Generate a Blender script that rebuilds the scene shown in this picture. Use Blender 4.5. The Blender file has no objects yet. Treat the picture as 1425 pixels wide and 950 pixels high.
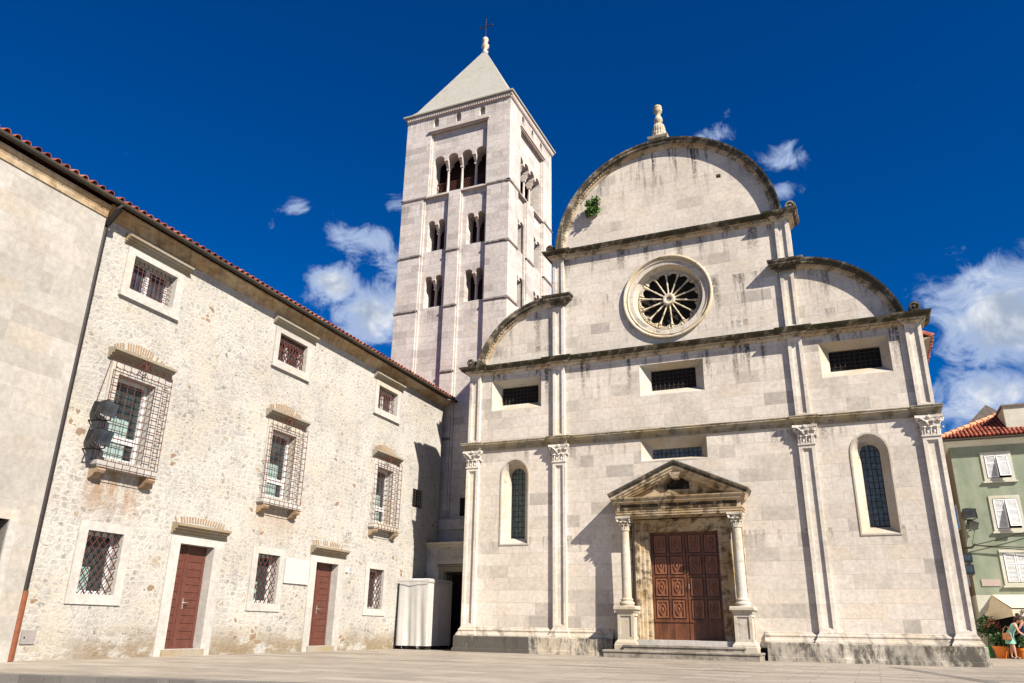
import bpy, bmesh, math, random
from math import pi, sin, cos, radians, sqrt
from mathutils import Vector, Matrix
from mathutils.geometry import tessellate_polygon

random.seed(7)
SC = bpy.context.scene
COL = SC.collection

# ------------------------------------------------------------------ camera
cam_d = bpy.data.cameras.new("camera")
cam = bpy.data.objects.new("camera", cam_d)
COL.objects.link(cam)
R_ = Vector((0.91583903, 0.40122414, 0.01606432))
U_ = Vector((0.1252397, -0.32342669, 0.93792867))
F_ = Vector((-0.38151525, 0.85697979, 0.34645598))
m = Matrix((R_, U_, -F_)).transposed().to_4x4()
m.translation = Vector((0, 0, 0.84))
cam.matrix_world = m
cam_d.sensor_width = 36
cam_d.lens = 27.30
cam_d.clip_end = 3000
SC.camera = cam

# ------------------------------------------------------------------ light
SUN = Vector((1.0, -0.53, 0.90)).normalized()
sun_el = math.asin(SUN.z)
sun_az = math.atan2(SUN.x, SUN.y)
sd = bpy.data.lights.new("sun", 'SUN')
sd.energy = 5.0
sd.angle = radians(0.5)
sd.color = (1.0, 0.92, 0.80)
so = bpy.data.objects.new("sun", sd)
so.rotation_euler = SUN.to_track_quat('Z', 'Y').to_euler()
COL.objects.link(so)

W = bpy.data.worlds.new("World")
SC.world = W
W.use_nodes = True
SC.view_settings.view_transform = 'Standard'
SC.view_settings.look = 'None'
SC.view_settings.exposure = 1.17
SC.view_settings.gamma = 1.0


class NT:
    """tiny node helper"""
    def __init__(s, tree):
        s.t = tree
        tree.nodes.clear()

    def n(s, typ, ins=None, **props):
        nd = s.t.nodes.new(typ)
        for k, v in props.items():
            setattr(nd, k, v)
        for k, v in (ins or {}).items():
            sock = nd.inputs[k]
            if isinstance(v, bpy.types.NodeSocket):
                s.t.links.new(v, sock)
            elif v is not None:
                try:
                    sock.default_value = v
                except Exception:
                    sock.default_value = tuple(v) + (1.0,)
        return nd

    def math(s, op, a, b=0.0, c=0.0, clamp=False):
        nd = s.n('ShaderNodeMath', {0: a, 1: b, 2: c}, operation=op)
        nd.use_clamp = clamp
        return nd.outputs[0]

    def mapr(s, v, a, b, c=0.0, d=1.0, smooth=True):
        nd = s.n('ShaderNodeMapRange', {0: v, 1: a, 2: b, 3: c, 4: d})
        nd.interpolation_type = 'SMOOTHSTEP' if smooth else 'LINEAR'
        nd.clamp = True
        return nd.outputs[0]

    def noise(s, vec, scale, detail=4, rough=0.55, dist=0.0, dim='3D'):
        nd = s.n('ShaderNodeTexNoise', {'Vector': vec, 'Scale': scale, 'Detail': detail,
                                       'Roughness': rough, 'Distortion': dist})
        return nd.outputs[0]

    def mix(s, f, a, b, blend='MIX'):
        nd = s.n('ShaderNodeMix', data_type='RGBA', blend_type=blend)
        for sock, v in ((nd.inputs[0], f), (nd.inputs[6], a), (nd.inputs[7], b)):
            if isinstance(v, bpy.types.NodeSocket):
                s.t.links.new(v, sock)
            elif isinstance(v, (int, float)):
                sock.default_value = v
            else:
                sock.default_value = tuple(v) + ((1.0,) if len(v) == 3 else ())
        return nd.outputs[2]

    def vmul(s, vec, xyz):
        return s.n('ShaderNodeVectorMath', {0: vec, 1: xyz}, operation='MULTIPLY').outputs[0]

    def vadd(s, a, b):
        return s.n('ShaderNodeVectorMath', {0: a, 1: b}, operation='ADD').outputs[0]

    def ramp(s, f, stops):
        nd = s.n('ShaderNodeValToRGB', {0: f})
        el = nd.color_ramp.elements
        while len(el) > 1:
            el.remove(el[-1])
        el[0].position = stops[0][0]
        el[0].color = tuple(stops[0][1]) + (1,)
        for p, c in stops[1:]:
            e = el.new(p)
            e.color = tuple(c) + (1,)
        return nd.outputs[0]


def build_world():
    t = NT(W.node_tree)
    sky = t.n('ShaderNodeTexSky', sky_type='NISHITA')
    sky.sun_disc = False
    sky.sun_elevation = sun_el
    sky.sun_rotation = sun_az
    sky.altitude = 300
    sky.air_density = 0.9
    sky.dust_density = 0.25
    sky.ozone_density = 3.5
    tc = t.n('ShaderNodeTexCoord').outputs['Generated']
    sep = t.n('ShaderNodeSeparateXYZ', {0: tc})
    x, y, z = sep.outputs
    az = t.math('MULTIPLY', t.math('ARCTAN2', x, y), 180 / pi)
    el = t.math('MULTIPLY', t.math('ARCSINE', z), 180 / pi)
    comb = t.n('ShaderNodeCombineXYZ', {0: az, 1: el, 2: 0.0}).outputs[0]
    # cloud banks: azimuth, elevation, half sizes, strength
    blobs = [(-38.4, 23.6, 2.7, 1.5, 1.15), (-34.6, 21.6, 3.4, 2.6, 1.15), (-36.3, 26.9, 3.2, 1.2, .80),
             (-33.3, 25.2, 2.4, 1.5, .72), (-41.7, 28.8, 1.5, .9, .66), (-33.8, 29.8, 1.7, .9, .6),
             (-7.4, 34.3, 2.3, 1.0, .68), (-5.8, 35.3, .7, .6, .55), (-1.6, 31.8, 1.9, 1.3, .66),
             (-2.4, 29.7, 1.5, .9, .62), (-43.6, 27.0, .8, .5, .5),
             (10.6, 19.2, 4.8, 3.8, 1.2), (8.6, 14.3, 5.5, 2.4, .95), (16, 17, 6, 5, 1.1),
             (-62, 15, 9, 4, .8), (42, 20, 9, 4, .8)]
    acc = None
    for a, e, sa, se, st in blobs:
        d1 = t.math('DIVIDE', t.math('SUBTRACT', az, a), sa)
        d2 = t.math('DIVIDE', t.math('SUBTRACT', el, e), se)
        r2 = t.math('ADD', t.math('MULTIPLY', d1, d1), t.math('MULTIPLY', d2, d2))
        g = t.math('MULTIPLY', t.math('POWER', 2.718, t.math('MULTIPLY', r2, -0.9)), st)
        acc = g if acc is None else t.math('MAXIMUM', acc, g)
    nz = t.noise(t.vmul(comb, (.85, 1.15, 1)), 0.36, 14, 0.66, 0.7)
    nz2 = t.noise(t.vadd(comb, (31, 7, 3)), 0.16, 5, 0.55, 0.2)
    f = t.math('ADD', acc, t.math('MULTIPLY', t.math('SUBTRACT', nz, 0.5), 1.85))
    dens = t.mapr(f, 0.34, 0.84)
    shade = t.mapr(t.noise(t.vadd(comb, (3, 9.0, 1)), 0.33, 6, 0.55, 0.3), 0.36, 0.62)
    lowpart = t.mapr(f, 0.7, 1.25)
    ccol = t.mix(shade, (3.3, 4.0, 5.2), (7.6, 7.8, 8.2))
    ccol = t.mix(lowpart, (3.4, 4.4, 6.6), ccol)
    hsv = t.n('ShaderNodeHueSaturation', {'Hue': 0.515, 'Saturation': 1.5, 'Value': .93, 'Color': sky.outputs[0]})
    out = t.mix(dens, hsv.outputs[0], ccol)
    bg = t.n('ShaderNodeBackground', {'Color': out, 'Strength': 0.050})
    t.n('ShaderNodeOutputWorld', {'Surface': bg.outputs[0]})


build_world()


# ------------------------------------------------------------------ materials
def new_mat(name):
    mt = bpy.data.materials.new(name)
    mt.use_nodes = True
    return mt, NT(mt.node_tree)


def finish(t, col, rough=0.8, bump=None, bstr=0.3, bdist=0.02, metal=0.0, spec=0.3, **kw):
    ins = {'Base Color': col, 'Roughness': rough, 'Metallic': metal, 'Specular IOR Level': spec}
    ins.update(kw)
    if bump is not None:
        b = t.n('ShaderNodeBump', {'Height': bump, 'Strength': bstr, 'Distance': bdist})
        ins['Normal'] = b.outputs[0]
    p = t.n('ShaderNodeBsdfPrincipled', ins)
    t.n('ShaderNodeOutputMaterial', {'Surface': p.outputs[0]})
    return p


def coords(t):
    tc = t.n('ShaderNodeTexCoord').outputs['Object']
    sep = t.n('ShaderNodeSeparateXYZ', {0: tc})
    x, y, z = sep.outputs
    w = t.n('ShaderNodeCombineXYZ', {0: t.math('ADD', x, y), 1: z, 2: 0.0}).outputs[0]
    return tc, x, y, z, w


def ashlar(name, dark, mid, light, warm, bw, bh, mortar_col, msize=0.012, streaks=(), sstr=0.8,
           streak_col=(.045, .04, .035), patch=None, bump=0.35, offset=(0.0, 0.0), mort_mix=0.6, contrast=1.0):
    mt, t = new_mat(name)
    tc, x, y, z, w = coords(t)
    wob = t.noise(tc, 1.3, 3)
    wv = t.n('ShaderNodeCombineXYZ', {0: t.math('MULTIPLY_ADD', wob, .05, offset[0]), 1: t.math('MULTIPLY_ADD', wob, .035, offset[1]), 2: 0}).outputs[0]
    wv = t.vadd(w, wv)
    br = t.n('ShaderNodeTexBrick', {'Vector': wv, 'Color1': (0, 0, 0, 1), 'Color2': (1, 1, 1, 1), 'Mortar': (.5, .5, .5, 1), 'Scale': 1.0,
                                    'Mortar Size': msize, 'Mortar Smooth': .35, 'Bias': 0.0, 'Brick Width': bw, 'Row Height': bh},
             offset=0.43, offset_frequency=2, squash=0.72, squash_frequency=3)
    br2 = t.n('ShaderNodeTexBrick', {'Vector': t.vadd(wv, (bw * 3.37, bh * 5, 0)), 'Color1': (0, 0, 0, 1), 'Color2': (1, 1, 1, 1), 'Mortar': (.5, .5, .5, 1), 'Scale': 1.0,
                                     'Mortar Size': 0, 'Bias': 0.0, 'Brick Width': bw * 1.9, 'Row Height': bh},
              offset=0.31, offset_frequency=3, squash=1.4, squash_frequency=2)
    v = t.math('ADD', t.math('MULTIPLY', br.outputs[0], .62), t.math('MULTIPLY', br2.outputs[0], .38))
    v = t.math('ADD', v, t.math('MULTIPLY', t.math('SUBTRACT', t.noise(tc, 2.2, 6, .65), .5), .55))
    col = t.ramp(v, [(.06, dark), (.36, mid), (.62, light), (.9, warm)])
    big = t.mapr(t.noise(tc, .35, 5, .6), .3, .72, 1 - .16 * contrast, 1 + .07 * contrast)
    fine = t.mapr(t.noise(tc, 7, 10, .78), .32, .68, 1 - .20 * contrast, 1 + .09 * contrast)
    blot = t.mapr(t.noise(t.vadd(tc, (9, 4, 2)), 3.1, 7, .7, .4), .56, .7)
    mul = t.math('MULTIPLY', big, fine)
    col = t.mix(1.0, col, t.n('ShaderNodeCombineColor', {0: mul, 1: mul, 2: mul}).outputs[0], 'MULTIPLY')
    col = t.mix(t.math('MULTIPLY', blot, .42 * contrast), col, tuple(c * .62 for c in mid))
    # warm rusty blotches
    rb = t.mapr(t.noise(t.vadd(tc, (19, 3, 8)), .9, 6, .7, .6), .63, .76)
    col = t.mix(t.math('MULTIPLY', rb, .5), col, (mid[0] * .95, mid[1] * .74, mid[2] * .5))
    mm = t.math('MULTIPLY', br.outputs['Fac'], t.mapr(t.noise(tc, .9, 4), .35, .6, mort_mix * .35, mort_mix))
    col = t.mix(mm, col, mortar_col)
    # sparse dark pits
    pits = t.mapr(t.noise(tc, 23, 3, .5), .70, .76)
    col = t.mix(t.math('MULTIPLY', pits, .55), col, (.08, .07, .06))
    if streaks:
        sv = t.vmul(w, (2.6, .22, 1))
        sn = t.mapr(t.noise(sv, 1.0, 7, .68, .2), .50, .62)
        grain = t.mapr(t.noise(tc, 10, 7, .75), .36, .54)
        acc = None
        for zt, dep, st in streaks:
            d = t.math('SUBTRACT', zt, z)
            mk = t.math('MULTIPLY', t.mapr(d, dep, 0.0), t.math('GREATER_THAN', d, 0.0))
            mk = t.math('MULTIPLY', mk, st)
            acc = mk if acc is None else t.math('MAXIMUM', acc, mk)
        sm = t.math('MULTIPLY', t.math('MULTIPLY', sn, grain), acc)
        col = t.mix(t.math('MULTIPLY', sm, sstr, clamp=True), col, streak_col)
    if patch:
        pn = t.mapr(t.math('ADD', t.math('MULTIPLY', t.noise(t.vmul(w, (2.4, .9, 1)), 1.0, 9, .78, .1), .62), t.math('MULTIPLY', br2.outputs[0], .30)), patch[0], patch[1])
        col = t.mix(t.math('MULTIPLY', pn, patch[2]), col, patch[3])
    h = t.math('ADD', t.math('MULTIPLY', t.noise(tc, 14, 8, .75), .5), t.math('MULTIPLY', br.outputs['Fac'], -.6))
    h = t.math('ADD', h, t.math('MULTIPLY', br.outputs[0], .25))
    finish(t, col, .88, h, bump, .02, spec=.2)
    return mt


def weathered(name, base, lichen, amt=(.42, .62), strength=.9, top=True, warm=(.42, .34, .22), fine=1.0, topcol=(.10, .095, .07)):
    mt, t = new_mat(name)
    tc, x, y, z, w = coords(t)
    n1 = t.noise(t.vmul(tc, (1.2, 1.2, 2.2)), 1.6, 8, .7, .4)
    n2 = t.noise(tc, 11, 7, .7)
    n3 = t.noise(t.vadd(tc, (4, 4, 4)), .8, 5, .6)
    n4 = t.noise(t.vmul(w, (5.0, .7, 1)), 1.0, 6, .7)
    col = t.mix(t.mapr(n3, .4, .62), base, warm)
    col = t.mix(t.mapr(n2, .35, .68, 0, .35), col, tuple(c * .6 for c in base))
    mk = t.math('MULTIPLY', t.mapr(t.math('ADD', t.math('MULTIPLY', n1, .6), t.math('MULTIPLY', n4, .4)), amt[0], amt[1]), strength)
    col = t.mix(mk, col, t.mix(n2, lichen, tuple(c * 1.9 for c in lichen)))
    if top:
        nz = t.n('ShaderNodeSeparateXYZ', {0: t.n('ShaderNodeNewGeometry').outputs['True Normal']}).outputs[2]
        col = t.mix(t.math('MULTIPLY', t.mapr(nz, .25, .7), .85), col, topcol)
    finish(t, col, .9, t.math('ADD', n2, n1), .4, .02, spec=.15)
    return mt


def plain(name, c, rough=.7, var=.12, scale=6, metal=0.0, spec=.3, bump=.15, **kw):
    mt, t = new_mat(name)
    tc = t.n('ShaderNodeTexCoord').outputs['Object']
    n = t.noise(tc, scale, 7, .65)
    k = t.mapr(n, .3, .7, 1 - var, 1 + var * .6)
    col = t.mix(1.0, tuple(c), t.n('ShaderNodeCombineColor', {0: k, 1: k, 2: k}).outputs[0], 'MULTIPLY')
    finish(t, col, rough, n, bump, .01, metal, spec, **kw)
    return mt


STREAKS = [(10.5, 2.0, 1.1), (15.05, 1.5, .9), (7.25, .8, .6), (19.8, 3.6, 1.6), (13.2, 2.6, .9), (11.4, .5, .7), (4.0, .75, .6)]
M = {}
M['church'] = ashlar('church_ashlar', (.36, .325, .285), (.52, .465, .40), (.57, .515, .452), (.545, .475, .395), 1.05, .43,
                     (.36, .31, .26), .011, STREAKS, .95)
M['pilaster'] = ashlar('pilaster_stone', (.47, .42, .365), (.56, .505, .44), (.60, .55, .485), (.59, .52, .42), 2.2, .95,
                       (.40, .35, .30), .01, STREAKS, .7, offset=(.4, .2))
M['trim'] = weathered('moulding_stone', (.56, .51, .45), (.07, .062, .05), (.56, .70), .8, True, (.52, .42, .29))
M['bed'] = weathered('bed_moulding_stone', (.50, .43, .34), (.05, .038, .022), (.47, .60), .85, False, (.42, .32, .2))
M['cornice'] = weathered('lichened_cornice', (.36, .31, .24), (.026, .023, .013), (.35, .53), .95, True, (.24, .19, .11), topcol=(.045, .047, .022))
M['archcornice'] = weathered('lichened_arch_cornice', (.33, .29, .23), (.024, .021, .015), (.38, .53), .93, True, (.25, .20, .14), topcol=(.12, .11, .085))
M['string'] = weathered('string_course_stone', (.33, .29, .22), (.06, .05, .03), (.44, .62), .8, True, (.36, .29, .17), topcol=(.13, .12, .08))
M['plinth'] = ashlar('plinth_stone', (.26, .235, .2), (.40, .36, .30), (.50, .455, .385), (.48, .40, .28), 1.7, 1.2,
                     (.13, .11, .09), .012, [(.62, .75, 1.2)], .85, patch=(.43, .54, .92, (.055, .05, .043)), bump=.6)
M['portal'] = weathered('portal_stone', (.42, .34, .235), (.04, .026, .013), (.46, .60), .9, False, (.34, .235, .12))
M['frieze'] = weathered('blackened_frieze_stone', (.40, .31, .19), (.02, .014, .008), (.36, .50), .95, False, (.20, .13, .07))
M['portal_roof'] = weathered('portal_slab_stone', (.20, .165, .12), (.022, .019, .015), (.38, .55), .95, True, (.14, .10, .06), topcol=(.07, .065, .055))
M['stepstone'] = weathered('worn_step_stone', (.30, .27, .23), (.06, .055, .045), (.46, .62), .8, False, (.24, .21, .17))
M['finial'] = weathered('weathered_finial_stone', (.46, .42, .35), (.09, .075, .05), (.47, .63), .8, False, (.38, .31, .2))
M['column'] = weathered('pale_column_stone', (.44, .41, .365), (.10, .085, .06), (.50, .66), .7, False, (.40, .34, .255))
M['base'] = weathered('base_moulding_stone', (.48, .43, .37), (.09, .08, .065), (.47, .62), .75, False, (.42, .36, .28))
M['rosette'] = weathered('rose_window_stone', (.52, .465, .385), (.07, .055, .03), (.52, .65), .75, False, (.52, .43, .29))
M['reveal'] = weathered('reveal_stone', (.43, .395, .345), (.10, .075, .045), (.54, .67), .75, False, (.40, .33, .24))
M['tower'] = ashlar('tower_ashlar', (.385, .345, .322), (.49, .445, .415), (.54, .495, .462), (.50, .435, .39), .85, .37,
                    (.26, .23, .21), .011, [(22.8, 1.8, .8), (28.3, 1.6, .8), (19.4, 1.2, .6), (16.2, 1.2, .6)], .6, bump=.5, mort_mix=.65)
M['towertrim'] = weathered('tower_moulding_stone', (.50, .455, .43), (.06, .055, .05), (.58, .72), .6, True, (.44, .37, .32))
M['tower_string'] = weathered('tower_string_stone', (.30, .27, .25), (.05, .045, .04), (.45, .62), .8, True, (.26, .22, .19))
M['tower_roof'] = weathered('spire_stone', (.345, .33, .30), (.15, .142, .118), (.46, .70), .55, False, (.33, .315, .27))
M['dark'] = plain('dark_interior', (.012, .011, .010), .95, .2)
M['darkbrown'] = plain('painted_interior_shade', (.03, .018, .012), .9, .3)  # near-black brown paints in the shade inside the tower openings
M['iron'] = plain('dark_iron', (.035, .028, .024), .6, .3, 20, .3)
M['rust'] = plain('rusty_iron', (.085, .028, .02), .75, .35, 25, .1)
M['whitepaint'] = plain('white_window_paint', (.52, .51, .50), .5, .08)
M['stoneframe'] = ashlar('window_frame_stone', (.36, .338, .31), (.40, .38, .352), (.425, .402, .37), (.41, .36, .295), 3.0, 1.4, (.4, .35, .3), .004, bump=.25)
M['hood'] = weathered('hood_moulding_stone', (.27, .24, .19), (.06, .05, .035), (.54, .68), .75, True, (.25, .195, .125), topcol=(.13, .115, .085))
M['doorpaint'] = plain('brown_red_door_paint', (.092, .031, .021), .5, .2, 5, 0, .4, .1)
M['metal'] = plain('brushed_metal', (.6, .58, .54), .35, .1, 20, .9)


def glass(name, c=(.03, .04, .05), rough=.08, scale=3.0):
    mt, t = new_mat(name)
    tc = t.n('ShaderNodeTexCoord').outputs['Object']
    n = t.noise(tc, scale, 4, .6)
    col = t.mix(t.mapr(n, .35, .65), tuple(c), tuple(v * 2.2 for v in c))
    finish(t, col, rough, t.noise(tc, 1.7, 3), .08, .01, 0, .6)
    return mt


M['glass'] = glass('dark_window_glass', (.018, .023, .03))
M['tealglass'] = glass('greenish_window_glass', (.012, .02, .022), .12)
M['leadglass'] = glass('leaded_window_glass', (.06, .08, .088), .38, 9)
M['greenlead'] = glass('green_leaded_glass', (.07, .10, .085), .3, 9)


# ------------------------------------------------------------------ mesh helper
class G:
    def __init__(s):
        s.v = []
        s.f = []

    def add(s, vs, fs):
        o = len(s.v)
        s.v += [tuple(p) for p in vs]
        s.f += [tuple(i + o for i in f) for f in fs]
        return s

    def frus(s, b, z0, tp, z1):
        x0, x1, y0, y1 = b
        X0, X1, Y0, Y1 = tp
        return s.add([(x0, y0, z0), (x1, y0, z0), (x1, y1, z0), (x0, y1, z0), (X0, Y0, z1), (X1, Y0, z1), (X1, Y1, z1), (X0, Y1, z1)],
                     [(3, 2, 1, 0), (4, 5, 6, 7), (0, 1, 5, 4), (1, 2, 6, 5), (2, 3, 7, 6), (3, 0, 4, 7)])

    def box(s, x0, x1, y0, y1, z0, z1):
        return s.frus((x0, x1, y0, y1), z0, (x0, x1, y0, y1), z1)

    def lathe(s, prof, c=(0, 0, 0), n=16, axis='z', a0=0.0):
        k = len(prof)
        vs = []
        for i in range(n):
            a = a0 + 2 * pi * i / n
            for r, h in prof:
                if axis == 'z':
                    vs.append((c[0] + r * cos(a), c[1] + r * sin(a), c[2] + h))
                elif axis == 'y':
                    vs.append((c[0] + r * cos(a), c[1] + h, c[2] + r * sin(a)))
                else:
                    vs.append((c[0] + h, c[1] + r * cos(a), c[2] + r * sin(a)))
        fs = []
        for i in range(n):
            j = (i + 1) % n
            for q in range(k - 1):
                fs.append((i * k + q, j * k + q, j * k + q + 1, i * k + q + 1))
        s.add(vs, fs)
        o = len(s.v) - len(vs)
        if prof[0][0] > 1e-4:
            s.f.append(tuple(o + i * k for i in range(n)))
        if prof[-1][0] > 1e-4:
            s.f.append(tuple(o + i * k + k - 1 for i in range(n)))
        return s

    def tube(s, pts, r, n=6, cap=True):
        pts = [Vector(p) for p in pts]
        rr = r if isinstance(r, (list, tuple)) else [r] * len(pts)
        vs = []
        for i, p in enumerate(pts):
            d = (pts[min(i + 1, len(pts) - 1)] - pts[max(i - 1, 0)])
            if d.length < 1e-9:
                d = Vector((0, 0, 1))
            d.normalize()
            a = d.orthogonal() if abs(d.z) > .95 else d.cross(Vector((0, 0, 1)))
            a.normalize()
            b = d.cross(a)
            for k in range(n):
                t = 2 * pi * k / n + pi / n
                vs.append(p + a * cos(t) * rr[i] + b * sin(t) * rr[i])
        fs = []
        for i in range(len(pts) - 1):
            for k in range(n):
                q = (k + 1) % n
                fs.append((i * n + k, i * n + q, (i + 1) * n + q, (i + 1) * n + k))
        if cap:
            fs.append(tuple(range(n)))
            fs.append(tuple((len(pts) - 1) * n + k for k in range(n)))
        return s.add(vs, fs)

    def sweep(s, prof, path, caps=True):
        """prof: (out, z); path in plan; outward = right-hand side of the direction of travel"""
        P = [Vector(p) for p in path]
        vs = []
        k = len(prof)
        for i, p in enumerate(P):
            d0 = (P[i] - P[i - 1]).normalized() if i > 0 else (P[1] - P[0]).normalized()
            d1 = (P[i + 1] - P[i]).normalized() if i < len(P) - 1 else d0
            n0 = Vector((d0.y, -d0.x))
            n1 = Vector((d1.y, -d1.x))
            mm = (n0 + n1)
            mm.normalize()
            sc = 1 / max(.3, mm.dot(n0))
            for o, z in prof:
                q = p + mm * o * sc
                vs.append((q.x, q.y, z))
        fs = []
        for i in range(len(P) - 1):
            for q in range(k - 1):
                fs.append((i * k + q, (i + 1) * k + q, (i + 1) * k + q + 1, i * k + q + 1))
        if caps:
            fs.append(tuple(range(k)))
            fs.append(tuple((len(P) - 1) * k + q for q in range(k)))
        return s.add(vs, fs)

    def arcsweep(s, prof, cx, cz, r, a0, a1, n, y0=0.0):
        """prof: (out, dr) swept along an arc in the wall plane"""
        k = len(prof)
        vs = []
        for i in range(n + 1):
            a = a0 + (a1 - a0) * i / n
            for o, dr in prof:
                vs.append((cx + (r + dr) * cos(a), y0 - o, cz + (r + dr) * sin(a)))
        fs = []
        for i in range(n):
            for q in range(k):
                w = (q + 1) % k
                fs.append((i * k + q, (i + 1) * k + q, (i + 1) * k + w, i * k + w))
        fs.append(tuple(range(k)))
        fs.append(tuple(n * k + q for q in range(k)))
        return s.add(vs, fs)

    def plate(s, outer, holes, mp, d0, d1=None, back=True, rim=True):
        """flat polygon with holes; mp(a, b, depth) -> 3D; d1: extruded back face"""
        loops = [outer] + list(holes)
        flat = [p for l in loops for p in l]
        tris = tessellate_polygon([[Vector((a, b, 0)) for a, b in l] for l in loops])
        s.add([mp(a, b, d0) for a, b in flat], tris)
        if d1 is not None:
            if back:
                s.add([mp(a, b, d1) for a, b in flat], tris)
            if rim:
                for l in loops:
                    s.band([mp(a, b, d0) for a, b in l], [mp(a, b, d1) for a, b in l])
        return s

    def band(s, A, B, closed=True):
        n = len(A)
        fs = []
        for i in range(n if closed else n - 1):
            j = (i + 1) % n
            fs.append((i, j, n + j, n + i))
        return s.add(list(A) + list(B), fs)

    def build(s, name, mat, parent=None, smooth=False, loc=None, fixn=True):
        me = bpy.data.meshes.new(name)
        me.from_pydata(s.v, [], s.f)
        me.validate()
        if fixn:
            bm = bmesh.new()
            bm.from_mesh(me)
            bmesh.ops.remove_doubles(bm, verts=bm.verts, dist=1e-5)
            bmesh.ops.recalc_face_normals(bm, faces=bm.faces)
            bm.to_mesh(me)
            bm.free()
        if smooth:
            for p in me.polygons:
                p.use_smooth = True
            me.set_sharp_from_angle(angle=radians(42))
        if isinstance(mat, (list, tuple)):
            for q in mat:
                me.materials.append(q)
        elif mat:
            me.materials.append(mat)
        o = bpy.data.objects.new(name, me)
        COL.objects.link(o)
        if parent:
            o.parent = parent
        if loc:
            o.location = loc
        return o


def thing(name, label, cat, loc=(0, 0, 0), rz=0.0, group=None):
    o = bpy.data.objects.new(name, None)
    o.empty_display_size = .3
    COL.objects.link(o)
    o.location = loc
    o.rotation_euler = (0, 0, rz)
    tag(o, label, cat, group)
    return o


def tag(o, label=None, cat=None, group=None, kind=None):
    if label: o['label'] = label
    if cat: o['category'] = cat
    if group: o['group'] = group
    if kind: o['kind'] = kind
    return o


def copy_tree(o, parent=None):
    c = o.copy()
    COL.objects.link(c)
    if parent:
        c.parent = parent
    for ch in list(o.children):
        copy_tree(ch, c)
    return c


def rect(a0, a1, b0, b1):
    return [(a0, b0), (a1, b0), (a1, b1), (a0, b1)]


def arch(a0, a1, b0, b1, n=12, pointed=0.0):
    """rectangle with a round head whose crown is at b1"""
    r = (a1 - a0) / 2
    c = (a0 + a1) / 2
    sp = b1 - r * (1 + pointed)
    pts = [(a0, b0), (a1, b0)]
    for i in range(n + 1):
        t = pi * i / n
        pts.append((c + r * cos(t), sp + r * (1 + pointed) * sin(t)))
    return pts


def circle(c, r, n=48):
    return [(c[0] + r * cos(2 * pi * i / n), c[1] + r * sin(2 * pi * i / n)) for i in range(n)]


# ------------------------------------------------------------------ ground
GZ = 0.03


def ground_mat(name, c1, c2, bw, bh, mort, rotz=0.0, joint=.012):
    mt, t = new_mat(name)
    tc = t.n('ShaderNodeTexCoord').outputs['Object']
    mp = t.n('ShaderNodeMapping', {'Vector': tc, 'Rotation': (0, 0, rotz)}).outputs[0]
    wob = t.noise(mp, .8, 3)
    wv = t.vadd(mp, t.n('ShaderNodeCombineXYZ', {0: t.math('MULTIPLY', wob, .04), 1: t.math('MULTIPLY', wob, .03), 2: 0}).outputs[0])
    br = t.n('ShaderNodeTexBrick', {'Vector': wv, 'Color1': (0, 0, 0, 1), 'Color2': (1, 1, 1, 1), 'Mortar': (.5, .5, .5, 1), 'Scale': 1.0,
                                    'Mortar Size': joint, 'Mortar Smooth': .3, 'Bias': 0, 'Brick Width': bw, 'Row Height': bh}, offset=.37)
    v = t.math('ADD', t.math('MULTIPLY', br.outputs[0], .7), t.math('MULTIPLY', t.noise(tc, .6, 6, .6), .4))
    col = t.mix(t.mapr(v, .2, .9), c1, c2)
    st = t.mapr(t.noise(t.vmul(tc, (.5, 1.4, 1)), 1.1, 7, .7, .3), .35, .66, .78, 1.06)
    fi = t.mapr(t.noise(tc, 17, 6, .7), .3, .7, .9, 1.05)
    k = t.math('MULTIPLY', st, fi)
    col = t.mix(1.0, col, t.n('ShaderNodeCombineColor', {0: k, 1: k, 2: k}).outputs[0], 'MULTIPLY')
    sp = t.mapr(t.noise(t.vadd(tc, (5, 5, 5)), 2.3, 6, .7, .2), .62, .72)
    col = t.mix(t.math('MULTIPLY', sp, .35), col, tuple(c * .5 for c in c1))
    col = t.mix(t.math('MULTIPLY', br.outputs['Fac'], .75), col, mort)
    h = t.math('ADD', t.math('MULTIPLY', t.noise(tc, 12, 6, .7), .4), t.math('MULTIPLY', br.outputs['Fac'], -1))
    rr = t.mapr(t.noise(tc, 2, 5), .3, .7, .42, .7)
    finish(t, col, rr, h, .35, .01, spec=.35)
    return mt


M['paving'] = ground_mat('limestone_paving', (.265, .23, .188), (.335, .292, .243), 1.15, .62, (.12, .10, .08))
M['road'] = ground_mat('dark_stone_paving', (.10, .088, .08), (.155, .14, .125), .5, .3, (.08, .07, .06), .2, .02)
M['drain'] = ground_mat('grey_stone_strip', (.13, .12, .11), (.18, .165, .15), 1.0, .4, (.12, .11, .10))

g = G()
g.add([(-1500, -1500, -.12), (1500, -1500, -.12), (1500, 1500, -.12), (-1500, 1500, -.12)], [(0, 1, 2, 3)])
tag(g.build('ground', M['road']), kind='structure')
# the square: front edge runs along the measured kerb line
g = G()
kd = (4.03, .85)
P0 = (-8.73 - kd[0] * 15, 9.83 - kd[1] * 15)
P1 = (-8.73 + kd[0] * 15, 9.83 + kd[1] * 15)
for a, b, z0, z1 in (((P0[0], P0[1]), (P1[0], P1[1]), -.12, GZ),):
    g.add([(a[0], a[1], z1), (b[0], b[1], z1), (b[0], 140, z1), (a[0], 140, z1), (a[0], a[1], z0), (b[0], b[1], z0), (b[0], 140, z0), (a[0], 140, z0)],
          [(0, 1, 2, 3), (0, 4, 5, 1), (1, 5, 6, 2), (3, 7, 4, 0)])
tag(g.build('paved_square', M['paving']), kind='structure')
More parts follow.
